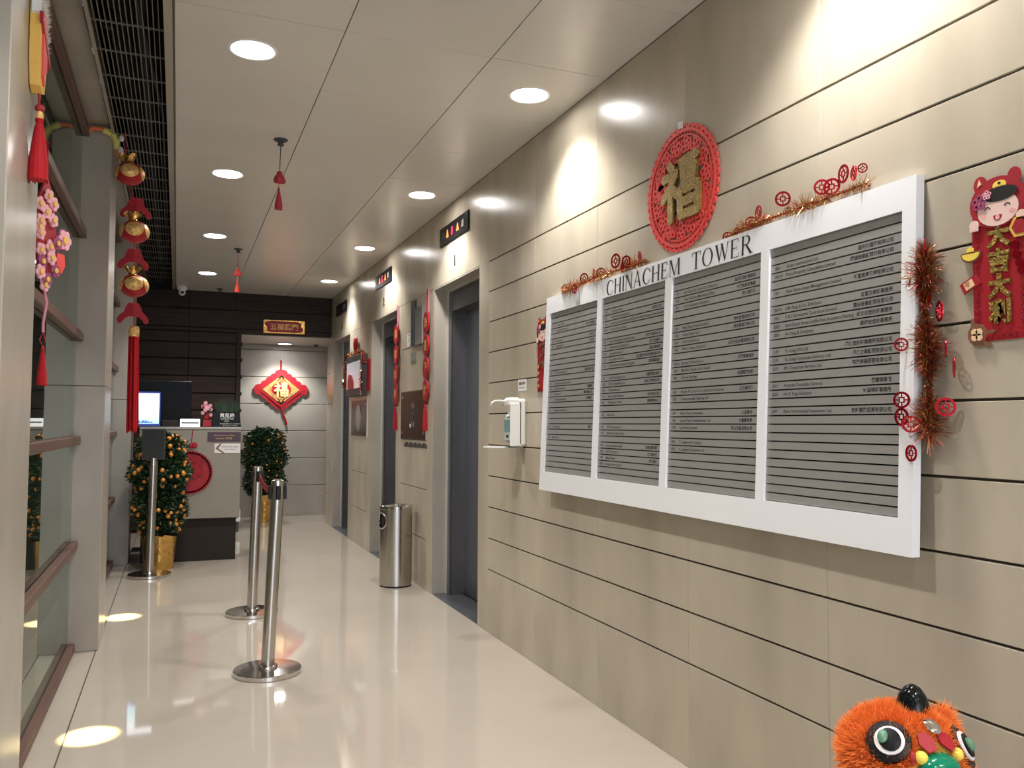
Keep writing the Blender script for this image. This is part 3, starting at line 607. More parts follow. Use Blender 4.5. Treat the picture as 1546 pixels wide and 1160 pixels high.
# ---------------------------------------------------------------- child posters either side of the directory
def poster(Yl, z0, label, chars, w_=.135, h=.40):
    t = thing('lucky_banner', label, 'banner', (X, Yl-w_/2, z0), 'child banners beside the directory'); fr = FR(Yl-w_/2, z0)
    hw = w_/2; k = h/.405
    bp = MB(); bp.prism(fr, [(-hw+.0, .0), (hw, 0), (hw, .29*k), (-hw, .29*k)], .003, .005); bp.build('red_board', RED, t)
    ct = MB(); rn = random.Random(5)                  # punched lace border
    for j in range(17):
        for sgn in (-1, 1):
            flower(ct, fr, sgn*(hw-.011), .012+j*.0163*k, .0085, None, .005, .0058, 4)
    for j in range(6): flower(ct, fr, -hw+.028+j*.016, .014, .0085, None, .005, .0058, 4)
    ct.build('lace_border', REDD, t)
    if chars:
        for i, c in enumerate(chars):
            cm = MB(); text(cm, c, fr, .0, .232*k-i*.0615, .058, .0055, align='c', off=.05, depth=.004, sx=1.0, res=2); cm.build('gold_character', GLITTER, t)
    else:
        vm = MB()
        for j in range(14): flower(vm, fr, rn.uniform(-.03, .03), rn.uniform(.12, .27), .012, None, .0055, .008)
        vm.build('vest_flowers', BROWNP, t)
        for j in range(4): pm = MB(); leafp(fr, pm, -hw+.016, .02+j*.035, .022, .008, PI/2, None, .006, .008); pm.build('gold_leaf', GOLDP, t)
    cz = .334*k
    hd = MB(); hd.prism(fr, E2(0, cz, .074, .062, 0, 2*PI, 28)[:-1], .006, .009); hd.prism(fr, E2(-.045, cz+.052, .018, .022, 0, 2*PI, 12)[:-1], .006, .0083); hd.prism(fr, E2(.045, cz+.052, .018, .022, 0, 2*PI, 12)[:-1], .006, .0083)
    hd.prism(fr, [(-.074, cz), (.074, cz), (.062, cz-.048), (-.062, cz-.048)], .006, .0088); hd.build('hood', REDD, t)
    for (n_, m_, poly, a, c2) in (('face', SKIN, E2(.002, cz-.018, .054, .040, 0, 2*PI, 24)[:-1], .009, .0105),
        ('hair', BLACKL, E2(.01, cz+.018, .046, .018, 0, 2*PI, 18)[:-1], .0105, .0115), ('muzzle', YEL, E2(.008, cz+.040, .018, .011, 0, 2*PI, 14)[:-1], .009, .0105),
        ('inner_ear', PEACH, [(-.052, cz+.047), (-.040, cz+.053), (-.046, cz+.066)], .009, .0105), ('mouth', REDD, E2(.002, cz-.032, .011, .014, PI, 2*PI, 12), .0105, .0112), ('tongue', PINK, E2(.002, cz-.038, .006, .006, 0, 2*PI, 10)[:-1], .0112, .0116)):
        MB().prism(fr, poly, a, c2).build(n_, m_, t)
    for sgn in (-1, 1):
        MB().ring(fr, sgn*.026+.002, cz-.016, .0085, .0065, .0105, .0115, 10, None, 1, .2, PI-.2).build('eye', BLACKL, t)
        MB().prism(fr, E2(sgn*.038+.002, cz-.029, .008, .005, 0, 2*PI, 10)[:-1], .0105, .011).build('cheek', BLUSH, t)
        hnd = MB(); hnd.prism(fr, E2(sgn*.062, cz-.045, .013, .012, 0, 2*PI, 14)[:-1], .009, .0115)
        for q in range(4): hnd.prism(fr, E2(sgn*.062-.009+q*.006, cz-.055, .0033, .006, 0, 2*PI, 8)[:-1], .010, .012)
        hnd.build('hand', SKIN, t)
    nm = MB(); nm.prism(fr, E2(.008, cz+.044, .004, .003, 0, 2*PI, 8)[:-1], .0105, .0113); nm.build('nose', BLACKL, t)
    fw = MB(); flower(fw, fr, -.045, cz+.008, .020, None, .009, .0115); fw.build('hood_flower', PURPLE, t)
    MB().prism(fr, E2(-.045, cz+.008, .0055, .0055, 0, 2*PI, 8)[:-1], .0115, .0125).build('flower_centre', YEL, t)
    fw2 = MB(); flower(fw2, fr, -.024, cz+.022, .012, None, .0115, .0125); fw2.build('small_flower', PINK, t)
    return t, fr
t, fr = poster(1.478, 1.507, 'red lucky banner with smiling hooded child and gold characters at the right edge', '大吉大利', .145, .405)
ing = MB(); ing.prism(fr, E2(-.075, .222, .024, .018, PI, 2*PI, 14), .006, .010, YEL); ing.prism(fr, E2(-.075, .226, .010, .012, 0, PI, 10), .006, .011, YEL); ing.prism(fr, E2(-.075, .222, .028, .023, PI*.95, 2.05*PI, 14), .0055, .0085, BROWNP); ing.build('gold_ingot', None, t)
fcr = MB(); c30, s30 = math.cos(.45), math.sin(.45); rot = lambda pts, cu, cv: [(cu+x_*c30-y_*s30, cv+x_*s30+y_*c30) for x_, y_ in pts]
fcr.prism(fr, rot([(-.026, -.014), (.026, -.014), (.026, .014), (-.026, .014)], -.078, .146), .0055, .009, REDD); fcr.prism(fr, rot([(-.016, -.010), (.010, -.010), (.010, .010), (-.016, .010)], -.078, .146), .009, .010, PEACH)
text(fcr, '福', lambda u, v_, w_: FR(1.478-.0725+.08-u*.0, 1.507)(u*.0+(-.002)+u, .141+v_, w_), -.004, 0, .014, .0102, REDD, 'c'); fcr.build('firecracker', None, t)
clv = MB()
for a in (.78, 2.36, 3.93, 5.5): clv.prism(fr, E2(-.062+.009*math.cos(a), .018+.009*math.sin(a), .009, .009, 0, 2*PI, 12)[:-1], .0085, .0105, PEACH)
clv.prism(fr, E2(-.062, .018, .026, .028, 0, 2*PI, 16)[:-1], .0055, .0085, BROWNP); leafp(fr, clv, -.05, -.0, .03, .006, -.5, BROWNP); leafp(fr, clv, -.045, .02, .035, .006, .1, BROWNP); leafp(fr, clv, -.07, .03, .03, .006, 1.8, BROWNP); clv.build('clover', None, t)
hexa = MB(); hexa.prism(fr, E2(.058, .262, .027, .027, 0, 2*PI, 6)[:-1], .0095, .012, YELF); hexa.prism(fr, E2(.058, .262, .019, .019, 0, 2*PI, 6)[:-1], .012, .013, REDD); hexa.build('hexagon_charm', None, t)
for (cu, cv) in ((.042, .222), (.046, .198), (.053, .178), (.058, .160)): MB().prism(fr, E2(cu, cv, .010, .010, 0, 2*PI, 12)[:-1], .0055, .0095).build('berry', REDF, t)
poster(4.172, 1.478, 'narrow red child banner half hidden behind the left edge of the directory', '', .14, .40)

# ---------------------------------------------------------------- hand sanitiser dispenser + notice
dp = thing('sanitiser_dispenser', 'white wall hand gel dispenser with clear bottle left of the directory', 'dispenser', (X, 4.40, 1.17))
fr = FR(4.40, 1.17); b = MB()
DY0, DY1 = 4.335, 4.455
bz = MB().box((X-.052, DY0, 1.178), (X, DY1, 1.445), bev=.012); bz.box((X-.10, DY0+.006, 1.395), (X-.03, DY1-.006, 1.452), bev=.014); bz.build('housing', PLASTW, dp)
MB().box((X-.098, DY0, 1.176), (X-.03, DY0+.012, 1.42), bev=.004).build('side_shell', PLASTW, dp)
bt = MB().box((X-.094, DY0+.016, 1.198), (X-.05, DY1-.008, 1.345), bev=.012); bt.lathe((X-.074, (DY0+DY1)/2, 1.345), [(.03, 0), (.014, .02), (.012, .045)], 14); auto(bt.build('bottle', mat('gel_bottle', (.60, .68, .66), .15, spec=.6), dp))
lb = MB().box((X-.0955, DY0+.022, 1.255), (X-.094, DY1-.014, 1.325)); lb.build('bottle_label', mat('teal_label', (.18, .33, .33), .4), dp)
MB().box((X-.0965, DY0+.04, 1.225), (X-.094, DY1-.045, 1.24)).build('printed_mark', DGREY, dp)
MB().lathe((X-.078, (DY0+DY1)/2, 1.39), [(.012, 0), (.012, .02)], 12).build('pump_neck', PLASTW, dp)
MB().tube([(X-.06, 4.40, 1.428), (X-.13, 4.405, 1.433), (X-.165, 4.41, 1.432), (X-.185, 4.412, 1.418), (X-.188, 4.412, 1.408)], .006, 8).build('pump_lever', PLASTW, dp)
tr = MB(); 
tray = E2(-.13, 0, .105, .062, PI/2, 3*PI/2, 16)
vs0 = [(X-.02, 4.40-.055), (X-.02, 4.40+.055)]
pts = [(X-.02, 4.345)]+[(X+p_[0], 4.40-p_[1]) for p_ in tray][::-1]+[(X-.02, 4.455)]
tr.prism(lambda u, v_, w_: (u, v_, w_), pts, 1.168, 1.176); tr.build('drip_tray', PLASTW, dp)
for z_ in (1.42, 1.40): MB().cyl((X-.04, DY0-.0015, z_), .0045 if z_ > 1.41 else .0025, .002, 10, ax='y').build('screw', DGREY, dp)
MB().cyl((X-.101, DY1-.02, 1.412), .005, .003, 10, ax='x').build('indicator', DGREY, dp)
nt_ = MB().box((X-.0015, 4.343, 1.492), (X, 4.462, 1.558)); no = tag(nt_.build('notice', PAPER), 'small white paper notice above the hand gel dispenser', 'notice'); no['_o'] = [0, 0, 0]
tm = MB(); fr = FR(4.462, 1.492); text(tm, '消毒潔手液', fr, .06, .036, .018, .002, align='c', off=.03); text(tm, 'Hand Sanitizer', fr, .06, .014, .014, .002, align='c'); tm.build('lettering', GREYINK, no)

# ---------------------------------------------------------------- lift furniture
def indicator(Y0, Y1, z0, z1, n, lit=True):
    t = thing('lift_indicator', ['black floor indicator with orange arrows above the nearest lift', 'black floor indicator above the middle lift', 'dark floor indicator above the farthest lift'][n], 'indicator', (X, (Y0+Y1)/2, z0), 'lift floor indicators')
    MB().box((X-.012, Y0, z0), (X, Y1, z1), bev=.002).build('housing', BLACKP, t)
    fr = FR(Y1, z0); w_, h = Y1-Y0, z1-z0
    for i, u in enumerate((.16, .30, .47, .66, .83)):
        cu, cv = w_*u, h*.5
        if i in (0, 4): MB().prism(fr, [(cu-.025, cv-.026), (cu+.025, cv-.026), (cu+.025, cv+.026), (cu-.025, cv+.026)], .012, .014).build('display_tile', DGREY if i == 0 else ACRYL, t)
        elif i in (1, 3): MB().prism(fr, [(cu-.028, cv-.028), (cu+.028, cv-.028), (cu, cv+.030)], .012, .0145).build('arrow', ARROW if lit else DGREY, t)
        else:
            dm = MB(); text(dm, '8' if n == 0 else 'G', fr, cu, cv-.032, .092, .014, align='c', off=.01); dm.build('digit', DIGIT if lit else DGREY, t)
indicator(5.352, 6.018, 2.636, 2.772, 0); indicator(7.57, 8.236, 2.636, 2.772, 1); indicator(9.79, 10.455, 2.63, 2.765, 2, False)
for n, (Y_, lab) in enumerate(((5.668, 'black number one on stone above the nearest lift'), (7.885, 'black number two on stone above the middle lift'), (10.10, 'black number three on stone above the farthest lift'))):
    m_ = MB(); text(m_, str(n+1), FR(Y_, 2.44), 0, 0, .115, .001, align='c', depth=.004, off=.012); tag(m_.build('lift_number', BLACKL), lab, 'number')
def callplate(Y0, Y1, z0, z1, n):
    t = thing('call_plate', ['polished brown lift call plate with buttons between the two nearer lifts', 'polished brown plate with oval mirror between the two farther lifts'][n], 'control panel', (X, (Y0+Y1)/2, z0))
    MB().box((X-.008, Y0, z0), (X, Y1, z1), bev=.002).build('plate', COPPER, t)
    MB().box((X-.004, Y0-.008, z0-.008), (X, Y1+.008, z1+.008)).build('surround', EDGE if n else STEEL, t)
    for y in (Y0+.05, Y1-.05):
        for z in (z0+.05, z1-.05): auto(MB().lathe((X-.008, y, z), [(.013, 0), (.013, -.004), (.006, -.008)], 12, ax='x').build('screw_cap', CHROME, t))
    ym = (Y0+Y1)/2
    if n == 0:
        for z in (1.30, 1.375, 1.45):
            auto(MB().lathe((X-.008, ym-.02, z), [(.028, 0), (.028, -.004), (.02, -.006)], 16, ax='x').build('call_button', CHROME if z != 1.375 else DGREY, t))
        MB().box((X-.011, ym+.05, 1.27), (X-.008, ym+.07, 1.30)).build('key_switch', PAPER, t)
    else: MB().ring(FR(ym, (z0+z1)/2), 0, 0, .14, .001, .008, .012, 24, None, 1.05).build('oval_mirror', STEEL, t)
callplate(6.39, 7.16, 1.175, 1.57, 0); callplate(8.60, 9.40, 1.17, 1.555, 1)
bl = MB()
txt = thing('braille_strip', 'row of dark raised braille marks under the lift call plate', 'marking', (X, 6.7, 1.11))
for i in range(16):
    yy = 7.04-i*.045; MB().box((X-.003, yy-.013, 1.105), (X, yy+.013, 1.145-.01*(i % 3 == 0))).build('mark', BLACKL, txt)
def flat(name, Y0, Y1, z0, z1, d, m, label, cat):
    return tag(MB().box((X-d, Y0, z0), (X, Y1, z1), bev=.0015).build(name, m), label, cat)
flat('vertical_plaque', 6.695, 6.84, 1.955, 2.335, .012, DGREY, 'tall narrow dark plaque between the two nearer lifts', 'plaque')
o = flat('notice_board', 6.475, 6.682, 1.95, 2.262, .016, ACRYL, 'grey framed notice sheet right of the dark plaque', 'notice'); o['_o'] = [0, 0, 0]
tm = MB(); fr = FR(6.682, 1.95); text(tm, 'LIFT PERMIT', fr, .10, .27, .022, .0165, align='c')
for i in range(9): text(tm, 'Notice to all lift users', fr, .02, .24-.024*i, .013, .0165)
tm.build('lettering', GREYINK, o)
o = flat('small_notice', 6.86, 6.99, 1.965, 2.075, .002, PAPER, 'small white printed notice left of the dark plaque', 'notice'); o['_o'] = [0, 0, 0]
tm = MB(); fr = FR(6.99, 1.965)
for i in range(4): text(tm, ['嚴禁吸煙', 'No Smoking', '保持清潔', 'Thank you'][i], fr, .065, .085-.024*i, .018, .0026, align='c')
tm.build('lettering', GREYINK, o)
flat('card_reader', 6.69, 6.85, 1.82, 1.90, .006, ACRYL, 'small square grey card reader below the plaque', 'card reader')
# hanging strings of red discs
def disc_string(Yc, n, side):
    t = thing('lucky_charm_string', 'string of four red oval charms and a tassel, %s' % side, 'ornament', (X, Yc, 2.354), 'red charm strings flanking the call plate')
    MB().tube([(X-.012, Yc, 2.37), (X-.014, Yc, 2.18)], .004, 5).build('cord', REDT, t); MB().box((X-.004, Yc-.02, 2.18), (X-.001, Yc+.02, 2.37)).build('ribbon', PINK, t)
    for i, c in enumerate(n):
        z = 2.10-i*.178; fr = FR(Yc, z, X-.006)
        d = MB(); d.prism(fr, E2(0, 0, .072, .088, 0, 2*PI, 24)[:-1], .006, .018); d.build('charm', RED, t)
        g = MB(); text(g, c, fr, 0, -.032, .088, .0185, align='c', off=.03); g.build('gold_character', GOLDP, t)
    MB().ball((X-.014, Yc, 1.465), .014).build('bead', REDF, t)
    q = MB(); tassel(q, X-.022, Yc, 1.45, 1.25, .012, .019); q.build('tassel', REDT, t)
disc_string(6.34, '恭喜發財', 'right of the call plate'); disc_string(7.31, '萬事如意', 'left of the call plate')
# display between farther lifts
t = thing('wall_display', 'small grey wall display dressed in tinsel between the farther lifts', 'display', (X, 9.05, 1.60))
MB().box((X-.06, 8.62, 1.60), (X, 9.50, 2.04), bev=.004).build('casing', DGREY, t)
MB().box((X-.062, 8.70, 1.68), (X-.06, 9.42, 1.97)).build('screen', SCREENOFF, t)
MB().prism(FR(9.42, 1.68, X-.062), [(.05, .0), (.42, .0), (.40, .08), (.3, .15), (.12, .17), (.05, .1)], 0, .001).build('screen_picture', REDD, t)
MB().box((X-.063, 8.62, 1.60), (X-.06, 8.66, 2.04)).build('silver_edge', STEEL, t)
def simple_garland(label, path, rad, n, mats):
    t = thing('tinsel_garland', label, 'garland', path[0]); mb = MB(); pts = [Vector(p) for p in path]
    for i in range(n):
        k = random.randrange(len(pts)-1); p = pts[k].lerp(pts[k+1], random.random()); d = Vector((random.gauss(0, 1), random.gauss(0, 1), random.gauss(0, 1))).normalized()
        e = p+d*rad*random.uniform(.5, 1.1); e.x = min(e.x, X-.002); w_ = Vector((random.gauss(0, 1), random.gauss(0, 1), random.gauss(0, 1))).normalized()*.003
        mb.add([p+w_, p-w_, e-w_, e+w_], [(0, 1, 2, 3)], random.choice(mats))
    stuff(mb.build('tinsel', None, t)); MB().tube(pts, .004, 5).build('cord', TINR, t)
simple_garland('copper tinsel garland draped over the small grey wall display', [(X-.07, 9.52, 1.72), (X-.07, 9.52, 1.85), (X-.05, 9.45, 2.06), (X-.05, 9.0, 2.06), (X-.05, 8.6, 2.06), (X-.07, 8.6, 1.65)], .045, 600, [TINS, TINR, REDF, TINS])
t = thing('red_knot_ornament', 'red pineapple shaped ornament above the small wall display', 'ornament', (X, 9.1, 2.05))
MB().ball((X-.03, 9.1, 2.17), (.025, .055, .085), 14, 10).build('body', RED, t); cr = MB()
for i in range(7): a = -1.2+.4*i; cr.tube([(X-.03, 9.1+.0, 2.10), (X-.03, 9.1+.07*math.sin(a), 2.10-.05*math.cos(a))], .008, 5)
cr.build('base_leaves', REDB, t)
flat('red_scroll', 8.45, 8.59, 1.64, 1.97, .012, RED, 'small red vertical scroll right of the wall display', 'scroll')

# ---------------------------------------------------------------- litter bin
t = thing('litter_bin', 'brushed steel cylindrical litter bin against the wall between lifts', 'bin', (1.66, 6.63, 0))
cx, cy, R0, HB = 1.662, 6.64, .130, .645
n = 48; vs = []; fs = []; zs = [.012, .30, .455, .475, .50, .525, .55, .57, .59, .625]
ha = math.atan2(-.55, -.83)                           # the hole looks towards the corridor
hole_z, hole_r = .525, .062
for z in zs:
    for i in range(n): a = 2*PI*i/n; vs.append((cx+R0*math.cos(a), cy+R0*math.sin(a), z))
def inhole(a, z):
    d = (a-ha+PI) % (2*PI)-PI; return (d*R0)**2+(z-hole_z)**2 < hole_r**2
ha = math.radians(193)
for j in range(len(zs)-1):
    for i in range(n):
        am = 2*PI*(i+.5)/n; zm = (zs[j]+zs[j+1])/2
        if not inhole(am, zm): fs.append((j*n+i, j*n+(i+1) % n, (j+1)*n+(i+1) % n, (j+1)*n+i))
body = MB(); body.add(vs, fs); auto(body.build('body', STEEL, t), 60)
auto(MB().lathe((cx, cy, 0), [(R0-.004, .012), (R0-.004, 0)], 32).build('base', BLACKP, t))
auto(MB().lathe((cx, cy, .0), [(R0-.006, .61), (R0+.003, .618), (R0+.003, .64), (R0-.004, .646), (.085, .640), (.08, .625)], 40, cap=False).build('rim', CHROME, t))
auto(MB().lathe((cx, cy, 0), [(.08, .625), (.0, .622)], 32, cap=False).build('ash_tray', DGREY, t))
auto(MB().lathe((cx, cy, 0), [(R0-.012, .02), (R0-.012, .61)], 32).build('liner', BLACKV, t))
hr = MB()
ringp = []
for i in range(25):
    a = 2*PI*i/24; da = hole_r*1.02*math.cos(a)/R0; ringp.append((cx+(R0+.001)*math.cos(ha+da), cy+(R0+.001)*math.sin(ha+da), hole_z+hole_r*1.02*math.sin(a)))
hr.tube(ringp, .006, 6, cap=False); hr.build('opening_rim', CHROME, t)

# ---------------------------------------------------------------- queue stanchions
def stanchion(x, y, label, lean=(0, 0), belt=None, sign=False):
    t = thing('queue_stanchion', label, 'stanchion', (x, y, 0), 'steel queue stanchions'); lx, ly = lean
    auto(MB().lathe((x, y, 0), [(.168, 0), (.172, .003), (.172, .022), (.169, .026), (.052, .029), (.050, .040), (.040, .044)], 48).build('base', CHROME, t))
    H = .985; R1 = .034
    pl = MB(); pl.tube([(x, y, .03), (x+lx*.5, y+ly*.5, .5), (x+lx, y+ly, .93)], R1, 24); auto(pl.build('pole', STEEL, t))
    cp = MB(); cp.tube([(x+lx, y+ly, .93), (x+lx, y+ly, H-.002)], R1*.93, 24); cp.lathe((x+lx, y+ly, H-.002), [(R1, 0), (R1, .016), (R1*.6, .022)], 24); auto(cp.build('head', CHROME, t))
    if not sign:
        for k, (dx, dy) in enumerate(((1, 0), (-1, 0), (0, 1), (0, -1))):
            c_ = (x+lx+dx*.034, y+ly+dy*.034)
            MB().box((c_[0]-.012, c_[1]-.012, .90), (c_[0]+.012, c_[1]+.012, .972), bev=.003).build('belt_clip', BLACKP, t)
    return t
tA = stanchion(.466, 4.565, 'nearest steel queue stanchion with round base, in the middle of the floor', (.035, 0))
tB = stanchion(.502, 5.99, 'second steel queue stanchion just behind the nearest one', (.022, 0))
bl = MB(); p0 = Vector((.53, 6.01, .945)); p1 = Vector((.505, 4.63, .955))
N = 14; vs = []
p1s = p0.lerp(p1, .32)
for i in range(N+1):
    p = p0.lerp(p1s, i/N); sag = -.05*math.sin(PI*i/N*.5); vs += [(p.x+.002*i, p.y, p.z+sag*0+.022), (p.x+.002*i, p.y, p.z-.022)]
bt = MB(); 
for i in range(9):
    f_ = i/8; p = p0.lerp(p1, f_); z_ = p.z-.05*math.sin(PI*f_); bt.v += [(p.x-.001, p.y, z_+.022), (p.x-.001, p.y, z_-.022), (p.x+.001, p.y, z_-.022), (p.x+.001, p.y, z_+.022)]
for i in range(8):
    a = 4*i; c_ = a+4
    for k in range(4): bt.f.append((a+k, a+(k+1) % 4, c_+(k+1) % 4, c_+k)); bt.m.append(0)
bt.build('belt', REDD, tB, label='dark red retractable belt reaching to the nearer post')
tC = stanchion(-.19, 7.76, 'steel queue stanchion carrying a dark sign holder before the near kumquat tree', (.012, 0), sign=True)
sg = MB().box((-.273, 7.74, .985), (-.088, 7.755, 1.25), bev=.003); sg.build('sign_frame', DGREY, tC)
MB().box((-.261, 7.737, .998), (-.10, 7.74, 1.238)).build('sign_sheet', SIGNG, tC)
MB().box((-.21, 7.74, .97), (-.15, 7.78, 1.0)).build('sign_clamp', BLACKP, tC)
tm = MB(); text(tm, '請排隊', FB(-.178, 1.13, 7.926), 0, 0, .04, .0008, align='c'); text(tm, 'Please queue here', FB(-.178, 1.09, 7.926), 0, 0, .017, .0008, align='c'); tm.build('lettering', ACRYL, tC)

# ---------------------------------------------------------------- reception desk
t = thing('reception_desk', 'pale stone reception desk on a dark recessed base in front of the wood wall', 'desk', (.13, 8.7, 0))
XD0, XD1, YD = -.32, .575, 8.42
MB().box((XD0, YD, .40), (XD1, YD+.09, 1.235), bev=.004).build('front_panel', DESK, t)
MB().box((XD1-.06, YD+.09, .40), (XD1, YD+.75, 1.235), bev=.004).build('side_panel', DESK, t)
MB().box((XD0, YD-.004, 1.238), (XD1+.004, YD+.32, 1.262), bev=.003).build('counter_top', DESKTOP, t)
MB().box((XD0, YD+.32, .72), (XD1-.06, YD+.78, .75), bev=.003).build('work_top', DESKTOP, t)
MB().box((XD0+.03, YD+.03, 0), (XD1-.03, YD+.72, .398), bev=.003).build('plinth', DESKB, t)
f = FB(0, 0, YD)
pb = MB().box((.272, YD-.006, 1.125), (.572, YD, 1.215)); o = tag(pb.build('purple_sign', PURPB), 'dark purple sign with faint gold wording on the desk front', 'sign'); o['_o'] = [0, 0, 0]
tm = MB(); text(tm, 'Welcome to our building', f, .42, 1.178, .018, .0065, align='c'); text(tm, 'Reception 詢問處', f, .42, 1.148, .020, .0065, align='c'); tm.build('lettering', GOLDP, o)
wb_ = MB().box((.336, YD-.004, 1.015), (.569, YD, 1.105)); o = tag(wb_.build('white_card', PAPER), 'small white card with brown arrow below the purple sign', 'sign'); o['_o'] = [0, 0, 0]
MB().prism(f, [(.345, 1.06), (.385, 1.105), (.40, 1.105), (.368, 1.06), (.43, 1.015), (.41, 1.015)], .004, .0055).build('brown_chevron', BROWNP, o)
tm = MB(); text(tm, 'Visitors must register', f, .478, 1.07, .018, .005, align='c'); text(tm, 'at this counter', f, .478, 1.045, .018, .005, align='c'); tm.build('lettering', BROWNP, o)
t = thing('papercut_medallion', 'red round papercut on the desk front, half hidden by the kumquat tree', 'ornament', (.12, YD, .83))
f = FB(.12, .835, YD); rr = .205; mb = MB(); mb.ring(f, 0, 0, rr*.93, rr*.86, .004, .010, 48)
for i in range(40): a = 2*PI*i/40; mb.ring(f, rr*.93*math.cos(a), rr*.93*math.sin(a), rr*.08, .001, .004, .010, 8)
mb.build('rim', RED, t); mb = MB(); rn = random.Random(9)
for i in range(26): a = rn.uniform(0, 2*PI); q = rn.uniform(.1, .72); flower(mb, f, rr*q*math.cos(a), rr*q*math.sin(a), rr*.2, None, .003, .009)
mb.build('openwork', RED, t); MB().ring(f, 0, 0, rr*.86, .001, .0015, .003, 32).build('backing', REDD, t)
MB().tube([(.14, YD-.006, 1.23), (.125, YD-.006, 1.06)], .004, 5).build('cord', REDD, t)
kn = MB(); kn.ball((.155, YD-.01, 1.09), (.03, .008, .03)); kn.ball((.12, YD-.01, 1.085), (.022, .008, .02)); kn.build('knot', RED, t)
# things on the desk
t = thing('lit_monitor', 'portrait monitor with bright blue white screen on the left of the desk', 'monitor', (-.26, 8.60, 1.262))
MB().box((-.385, 8.58, 1.270), (-.148, 8.605, 1.595), bev=.004).build('bezel', BEZEL, t)
sx0, sx1, sz0, sz1 = -.368, -.160, 1.292, 1.578; ys_ = 8.579
MB().box((sx0, ys_-.0005, sz0), (sx1, ys_, sz1)).build('screen', grad_screen(), t)
sk = MB(); xk = sx0
while xk < -.22: wk = random.uniform(.006, .014); sk.box((xk, ys_-.0012, sz0+.006), (xk+wk, ys_-.0006, sz0+.012+random.uniform(.004, .03)*(1 if abs(xk+.3) < .05 else .4))); xk += wk
sk.build('screen_skyline', CITY, t); MB().box((-.31, 8.59, 1.262), (-.22, 8.64, 1.272)).build('stand', BLACKP, t)
t = thing('black_television', 'large dark television screen standing behind the lit monitor', 'television', (-.1, 9.35, 0))
MB().box((-.64, 9.35, 1.19), (.135, 9.385, 1.735), bev=.004).build('panel', mat('screen_black', (.006, .007, .008), .4, spec=.2), t); MB().box((-.30, 9.355, .02), (-.1, 9.38, 1.19)).build('stand', BLACKP, t); MB().box((-.4, 9.27, 0), (0, 9.46, .02)).build('foot', BLACKP, t)
o = tag(MB().box((-.13, 8.58, 1.262), (.01, 8.68, 1.325), bev=.004).build('card_box', DESKB), 'small dark brown box between the monitor and the white tag box', 'box')
t = thing('tag_holder', 'small white lit tag holder with dark stripe on the desk', 'tag holder', (.115, 8.55, 1.262)); MB().box((.028, 8.54, 1.262), (.205, 8.60, 1.338), bev=.003).build('body', mat('lit_white_box', (.8, .8, .8), .4, emit=(1, 1, 1), es=.45), t)
MB().box((.04, 8.538, 1.295), (.192, 8.54, 1.307)).build('dark_stripe', DGREY, t)
t = thing('artificial_flowers', 'pink flowers in a red square pot beside the black box', 'flowers', (.285, 8.6, 1.262))
MB().box((.235, 8.56, 1.262), (.315, 8.64, 1.33), bev=.006).build('pot', REDD, t)
rn = random.Random(2)
for i in range(16):
    c_ = (.268+rn.uniform(-.04, .035), 8.60+rn.uniform(-.03, .03), 1.35+rn.uniform(0, .15)); fl_ = MB()
    for a in range(5): fl_.ball((c_[0]+.011*math.cos(a*1.257), c_[1]-.004, c_[2]+.011*math.sin(a*1.257)), (.009, .005, .009), 6, 4)
    fl_.build('blossom', PINK if i % 3 else RED, t)
sl = MB()
for i in range(8): sl.tube([(.275, 8.6, 1.32), (.275+rn.uniform(-.03, .03), 8.6, 1.45)], .003, 4)
sl.build('stems', STEM, t)
t = thing('suggestion_box', 'black box with white lettering holding green plants on the desk corner', 'box', (.46, 8.6, 1.262))
MB().prism(lambda u, v_, w_: (u, 8.54+w_, v_), [(.32, 1.262), (.582, 1.262), (.565, 1.412), (.32, 1.412)], 0, .12).build('body', BLACKP, t)
tm = MB(); f = FB(.45, 1.262, 8.539); text(tm, '意見箱', f, .0, .095, .045, .0008, align='c', off=.02); text(tm, 'SUGGESTION', f, 0, .072, .02, .0008, align='c'); text(tm, 'BOX', f, 0, .050, .02, .0008, align='c'); text(tm, '歡迎任何意見 ANY COMMENT', f, .03, .026, .014, .0008, align='c'); text(tm, 'We value your comments', f, .03, .010, .013, .0008, align='c'); tm.build('lettering', PAPER, t)
gp = MB()
for i in range(260):
    x0 = rn.uniform(.36, .55); h = rn.uniform(.05, .15); dx = rn.uniform(-.05, .05); y0 = 8.70+rn.uniform(-.02, .02)
    gp.add([(x0-.003, y0, 1.40), (x0+.003, y0, 1.40), (x0+dx+.002, y0+rn.uniform(-.02, .03), 1.405+h)], [(0, 1, 2)])
tg = thing('potted_grass', 'spiky green grass plant behind the black suggestion box', 'plant', (.455, 8.62, 1.262)); stuff(gp.build('blades', LEAF, tg))
MB().box((.34, 8.665, 1.262), (.56, 8.73, 1.40)).build('pot', BLACKP, tg)

